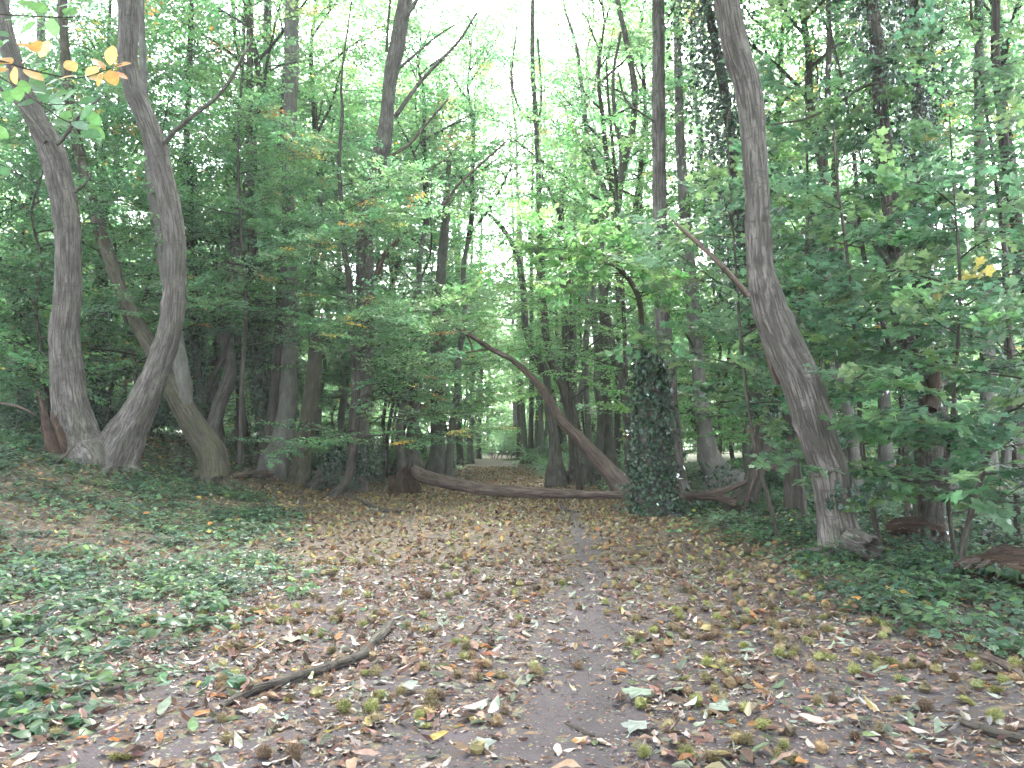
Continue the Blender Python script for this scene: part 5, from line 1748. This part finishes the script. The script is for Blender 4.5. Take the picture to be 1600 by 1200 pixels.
def near_things():
    g = rs(700)
    n = 0
    used = []
    while n < 300:
        y = 3.6 + 6.2 * g.rand()
        x = g.uniform(-0.66, 0.68) * y
        pr = 0.5 if x < -0.4 else 0.22 if x < 0.9 else 1.0
        pr *= 0.35 + 0.65 * (noise3(x * 1.6, y * 1.6, 8.8) > -0.1)
        if g.rand() > pr or track(x, y) > 0.35 or green(x, y) > 0.9:
            continue
        k = g.randint(4)
        col = g.choice(['yellow green', 'olive brown', 'brown'], p=[0.36, 0.4, 0.24])
        shape = ['whole', 'split in two', 'burst open', 'whole'][k]
        where = 'right of the bare track' if x > track_x(y) else 'left of the bare track'
        near = 'in near litter' if y < 6 else 'further off'
        o = place(BM[k], 'chestnut_burr')
        s = g.uniform(0.8, 1.3)
        o.location = (x, y, float(hgt(x, y)) + 0.001)
        o.scale = (s, s, s)
        o.rotation_euler = (g.normal(0, .25), g.normal(0, .25), g.uniform(0, 6.28))
        o.color = BCOL[col]
        tag(o, f'spiky {col} chestnut burr, {shape}, {near}, {where}', 'chestnut burr', f'{col} chestnut burrs on the path')
        n += 1
    # the uncounted rest
    ico = bpy.data.meshes.new('tmp')
    M = Mesh()
    x, y = scatter(g, 8000, 3.6, 22, half=0.64)
    p = np.where(x > track_x(y), 1.0, 0.65) * (1 - green(x, y)) * (1 - 0.9 * track(x, y)) * np.interp(y, [3.6, 7, 9, 12, 20], [0.5, 0.6, 0.7, 1, 0.8]) * (0.4 + 0.6 * (noise3(x * 1.6, y * 1.6, 8.8) > -0.1))
    keep = g.rand(len(x)) < p
    x, y = x[keep], y[keep]
    n = len(x)
    k, l = 7, 5
    th = np.linspace(0, 2 * PI, k, endpoint=False)
    ph = np.linspace(0.15, PI - 0.15, l)
    B = np.stack([np.sin(ph)[:, None] * np.cos(th), np.sin(ph)[:, None] * np.sin(th), np.cos(ph)[:, None] * np.ones(k)], -1).reshape(-1, 3)
    V = B[None] * g.uniform(0.024, 0.04, (n, 1, 1)) * g.uniform(0.65, 1.35, (n, len(B), 1)) * [1, 1, .85]
    V = V + np.stack([x, y, hgt(x, y) + 0.024], 1)[:, None]
    i = np.arange(l - 1)[:, None] * k
    j = np.arange(k)[None]
    F = np.stack([i + j, i + k + j, i + k + (j + 1) % k, i + (j + 1) % k], -1).reshape(-1, 4)
    F = (np.arange(n)[:, None, None] * len(B) + F[None]).reshape(-1, 4)
    t = tints(g, n, [(0.17, 0.13, 0.062), (0.17, 0.165, 0.06), (0.14, 0.09, 0.052), (0.18, 0.115, 0.06), (0.09, 0.058, 0.038)], [4, 3, 5, 3, 3])
    tt = np.repeat(t, len(B), 0) * g.uniform(0.6, 1.3, (n * len(B), 1))
    M.add(V.reshape(-1, 3), F, tt, None, 0, False)
    nn = np.where(y < 10)[0]
    u = g.normal(0, 1, (len(nn), 110, 3))
    u /= np.linalg.norm(u, axis=2)[..., None]
    c = np.stack([x[nn], y[nn], hgt(x[nn], y[nn]) + 0.024], 1)[:, None]
    segs(M, (c + u * 0.024).reshape(-1, 3), (c + (u + g.normal(0, .25, u.shape)) * 0.036).reshape(-1, 3), 0.0016, 0.0004, np.repeat(t[nn], 660, 0) * 1.15)
    bpy.data.meshes.remove(ico)
    o = M.obj('fallen_burrs', M_BURR)
    o.color = (1, 1, 1, 1)
    tag(o, 'countless brown and olive chestnut burrs bedded in the litter further along', 'chestnut burrs', kind='stuff')
    # single fallen leaves, big enough to pick out
    kinds = {'tan': (0.26, 0.175, 0.12), 'orange brown': (0.27, 0.125, 0.055), 'pale grey green': (0.18, 0.21, 0.16), 'dark brown': (0.09, 0.056, 0.042), 'pinkish brown': (0.22, 0.14, 0.115), 'green': (0.10, 0.16, 0.075)}
    LM = {}
    for nm, c in kinds.items():
        for q in range(3):
            M = Mesh()
            V, F = _shape([(0, 0), (0.12, 0.10), (0.3, 0.19), (0.5, 0.215), (0.7, 0.18), (0.88, 0.09), (1, 0)], fold=[0.3, 0.1, 0.7][q], curl=[1.0, -0.7, 1.0][q], droop=[0.3, -0.25, 0.1][q], wave=0.035)
            t = np.tile(np.array(c) * 0.82, (len(V), 1)) * (1 + 0.12 * rs(q).randn(len(V), 1))
            M.add(V, F, t, None, 0, True)
            LM[nm, q] = M.mesh('fallen leaf', M_DRY)
    n = 0
    while n < 300:
        y = 3.55 + 4.6 * g.rand() ** 1.3
        x = g.uniform(-0.68, 0.7) * y
        if g.rand() < 0.8 * track(x, y):
            continue
        nm = g.choice(list(kinds), p=[0.26, 0.12, 0.2, 0.14, 0.22, 0.06])
        q = g.randint(3)
        o = place(LM[nm, q], 'fallen_leaf')
        s = g.uniform(0.08, 0.145)
        o.scale = (s, s, s)
        o.location = (x, y, float(hgt(x, y)) + 0.018 + 0.01 * g.rand())
        o.rotation_euler = (g.normal(0, .25) + (PI if g.rand() < 0.35 else 0), g.normal(0, .2), g.uniform(0, 6.28))
        where = 'right of the bare track' if x > track_x(y) + .25 else 'left of the bare track' if x < track_x(y) - .25 else 'on the bare track'
        tag(o, f'{["curled", "upturned", "folded"][q]} {nm} chestnut leaf lying {where}', 'fallen leaf', f'{nm} fallen leaves on the path')
        n += 1
    # fallen maple leaves and torn pale leaves
    for u, v, s, c, lab in ((1015, 1085, .2, (0.33, 0.40, 0.30), 'large pale green lobed leaf flat on the path, right of the bare track'), (1085, 1088, .19, (0.30, 0.37, 0.26), 'large lobed green leaf beside another on the path, curled up'),
                            (1140, 1120, .18, (0.36, 0.42, 0.34), 'large pale lobed leaf nearest the middle right of the path'), (455, 1010, .19, (0.46, 0.44, 0.30), 'pale cream lobed leaf above the dark bent stick'),
                            (415, 955, .2, (0.45, 0.22, 0.08), 'bright orange crumpled lobed leaf left of the path'), (745, 1160, .14, (0.38, 0.41, 0.36), 'small silvery lobed leaf near the bottom middle'),
                            (1010, 1135, .16, (0.40, 0.43, 0.38), 'silvery torn lobed leaf right of the bare track near the bottom'), (620, 1080, .15, (0.36, 0.40, 0.33), 'silver green lobed leaf just right of the dark bent stick')):
        V, F = L_MAPLE[n % 3]
        n += 1
        M = Mesh()
        V = V.copy()
        V[:, 2] += 0.12 * np.sin(V[:, 0] * 5 + n) * np.abs(V[:, 1])
        M.add(V, F, np.tile(np.array(c) * 0.45, (len(V), 1)) * (1 + 0.1 * g.randn(len(V), 1)), None, 0, False)
        p = ground_px(u, v)
        o = M.obj('fallen_leaf', M_DRY, None, p + [0, 0, 0.03])
        o.scale = (s,) * 3
        o.rotation_euler = (g.normal(0, .12), g.normal(0, .12), g.uniform(0, 6.28))
        tag(o, lab, 'fallen leaf')


near_things()

# ---- bramble plants, each leaf its own piece
def plants():
    g = rs(800)
    lm = []
    for q in range(5):
        M = Mesh()
        V, F = _shape([(0, 0), (0.12, 0.24), (0.35, 0.37), (0.6, 0.33), (0.84, 0.16), (1, 0)], fold=0.16, droop=0.22, wave=0.02)
        V = V.copy()
        V[:, 0] += 0.3
        c = G_BRAMBLE[q % 4] if q < 4 else (0.10, 0.165, 0.06)
        M.add(V, F, np.tile(np.array(c), (len(V), 1)) * (1 + .08 * rs(q).randn(len(V), 1)), None, 0, True)
        lm.append(M.mesh('bramble leaf', M_LEAF))
    spots = []
    for _ in range(2500):
        if len(spots) >= 95:
            break
        y = 3.9 + 6.5 * g.rand() ** 1.1
        x = g.uniform(-0.72, 0.74) * y
        if x < 0:
            ok = x < x_left(y) - 0.05 and noise3(x * .9, y * .9, 9.9) > -0.25
        else:
            ok = x > x_right(y) + 0.1
        if ok and all((x - a) ** 2 + (y - b) ** 2 > 0.10 for a, b in spots):
            spots.append((x, y))
    for i, (x, y) in enumerate(spots):
        side = 'left' if x < 0 else 'right'
        h = g.uniform(0.16, 0.42) if x < 0 else g.uniform(0.2, 0.5)
        root = empty('bramble_plant', (x, y, float(hgt(x, y))))
        u, v, _ = project(np.array([x, y, float(hgt(x, y))]))
        d = 'nearest the camera' if y < 5.2 else 'halfway back' if y < 7.6 else 'further back'
        tag(root, f'{"tall" if h > .3 else "low"} {"spreading" if i % 2 else "upright"} bramble plant with dull leaves, {side} verge, {d}', 'bramble', f'bramble plants on the {side} verge')
        M = Mesh()
        tips = []
        for k in range(g.randint(3, 5)):
            az = g.uniform(0, 6.28)
            P = limb(g, (0, 0, -0.02), az, 1.1, h * g.uniform(1.1, 1.7), 0.004, -1.6, n=6)
            tube(M, P, step=0.05, seg=4, lump=0, cap=False)
            for q in (2, 3, 4, 5, 6):
                tips.append((P[q, :3], az))
        M.obj('stem', M_TWIG, root)
        for p, az in tips:
            for k in range(1 if g.rand() < 0.4 else 3):
                o = place(lm[g.randint(5)], 'leaf', root, p)
                s = g.uniform(0.06, 0.105)
                o.scale = (s, s, s)
                o.rotation_euler = (g.normal(0, .3), g.normal(0.1, .3), az + (k - 1) * 1.3 + g.normal(0, .3))


plants()

# ---- the beech twigs hanging into the top left corner, close to the lens
def near_beech():
    g = rs(850)
    cols = [(0.085, 0.175, 0.055), (0.065, 0.145, 0.05), (0.05, 0.11, 0.05), (0.36, 0.165, 0.05), (0.36, 0.22, 0.09), (0.33, 0.125, 0.04), (0.095, 0.155, 0.11)]
    lm = []
    for c in cols:
        M = Mesh()
        V, F = _shape([(0, 0), (0.12, 0.17), (0.3, 0.30), (0.52, 0.345), (0.74, 0.27), (0.9, 0.14), (1, 0)], fold=0.10, droop=0.10, wave=0.012)
        M.add(V, F, np.tile(np.array(c), (len(V), 1)) * (1 + .06 * rs(1).randn(len(V), 1)), None, 0, True)
        lm.append(M.mesh('beech leaf', M_LEAF))
    Y = 2.6
    root = empty('beech_branch', at(-260, -60, 2.2))
    tag(root, 'close overhanging beech branch, green leaves and some orange, in the top left corner', 'branch')
    off = np.array([*root.location, 0])
    lines = [[(-260, -60, 16), (-150, 20, 10), (-60, 80, 6), (0, 95, 3), (60, 112, 2.5), (120, 122, 2), (165, 110, 1.5), (190, 100, 1)],
             [(-60, 80, 5), (0, 120, 3), (30, 138, 2.5), (62, 162, 2.5), (95, 185, 2), (125, 198, 1.5)],
             [(-150, 20, 6), (-60, 15, 4), (0, 22, 2.5), (50, 25, 2), (105, 27, 2), (140, 24, 1)],
             [(30, 138, 2), (62, 160, 2), (90, 163, 1.5), (130, 160, 1)],
             [(-150, 20, 6), (-80, 160, 4), (-30, 200, 3), (0, 200, 2), (12, 205, 1)],
             [(-80, 160, 4), (-40, 240, 3), (-5, 255, 2), (15, 262, 1)],
             [(62, 112, 1.5), (78, 105, 1.5), (76, 88, 1), (70, 72, 1)]]
    for ln in lines:
        M = Mesh()
        tube(M, stem(ln, Y, below=0) - off, step=0.02, seg=6, lump=0.1)
        M.obj('twig', M_TWIG, root)

    def lf(u, v, ang, size, c, Yo=0.0, tip=0):
        p = at(u, v, Y + Yo)
        o = place(lm[c], 'leaf', root, p - off[:3])
        s = px(size, u, v, Y)
        o.scale = (s, s, s)
        # blades roughly facing up and towards the viewer
        a = R(ang)
        X = np.array([[math.cos(a), g.normal(0, .25), math.sin(a)]])
        U = np.array([[g.normal(0, .25), -0.75 + g.normal(0, .2), 0.65 + g.normal(0, .2)]])
        m = rotm(X, U)[0]
        from mathutils import Matrix
        o.rotation_euler = Matrix([list(r_) for r_ in m]).to_euler()
    # orange ones
    for u, v, a, s, c in ((60, 82, 120, 32, 3), (62, 90, 60, 30, 4), (55, 76, 165, 26, 3), (18, 100, 150, 36, 4), (22, 104, -80, 30, 3), (34, 100, 60, 36, 4), (36, 108, -25, 34, 4), (6, 98, 170, 30, 3), (14, 108, 200, 24, 4),
                          (118, 112, 130, 30, 4), (122, 118, 200, 32, 3), (135, 120, 60, 28, 4), (140, 122, -10, 26, 4), (165, 108, 140, 26, 5), (172, 102, 80, 32, 3), (175, 106, 10, 34, 3), (170, 110, -60, 32, 3), (176, 112, -20, 24, 5), (160, 112, -110, 24, 3)):
        lf(u, v, a, s, c, g.normal(0, .04))
    # green ones
    for u, v in ((90, 8), (118, 2), (100, 25), (78, 30), (122, 28), (60, 20), (40, 12), (18, 6), (5, 30), (30, 38), (10, 50), (135, 22), (60, 38), (95, 38), (4, 70), (15, 60), (50, 5), (75, 3),
                 (60, 132), (72, 148), (88, 140), (100, 152), (118, 160), (95, 170), (82, 178), (110, 180), (128, 190), (140, 185), (112, 200), (122, 205), (138, 200), (75, 165), (55, 160), (130, 168), (148, 160), (112, 145), (36, 128), (20, 130), (6, 140),
                 (5, 200), (-4, 185), (12, 215), (2, 225), (6, 262), (-6, 250), (14, 270), (45, 125), (68, 122), (90, 122), (104, 130)):
        c = g.choice([0, 1, 2, 6], p=[.4, .33, .15, .12])
        lf(u + g.normal(0, 3), v + g.normal(0, 3), g.choice([g.uniform(-80, 60), g.uniform(110, 230)]), g.uniform(26, 37), c, g.normal(0, .12))


near_beech()
for o in C.objects:
    if o.type == 'MESH' and o.name.startswith(('chestnut_burr', 'fallen_burrs')) is False:
        o.color = (1, 1, 1, 1)
print('objects', len(C.objects), 'tris', sum(len(m.polygons) * 1 for m in bpy.data.meshes))

# ---- haze volume fades far trees; added to lift dark gaps like lens veil
hm = bpy.data.materials.new('added haze')
hm.use_nodes = True
nt = hm.node_tree
for n_ in list(nt.nodes):
    nt.nodes.remove(n_)
vo_ = nt.nodes.new('ShaderNodeOutputMaterial')
pv = nt.nodes.new('ShaderNodeVolumePrincipled')
pv.inputs['Density'].default_value = HAZE
pv.inputs['Color'].default_value = (0.93, 0.97, 1.0, 1)
pv.inputs['Anisotropy'].default_value = 0.3
nt.links.new(pv.outputs[0], vo_.inputs['Volume'])
M = Mesh()
x0, x1, y0, y1, z0, z1 = -720, 720, -20, 930, -4, 30
M.add([(x, y, z) for z in (z0, z1) for y in (y0, y1) for x in (x0, x1)], [(0, 2, 3, 1), (4, 5, 7, 6), (0, 1, 5, 4), (2, 6, 7, 3), (0, 4, 6, 2), (1, 3, 7, 5)], smooth=False)
tag(M.obj('haze', hm), 'thin pale haze added between the trees', 'haze', kind='stuff')
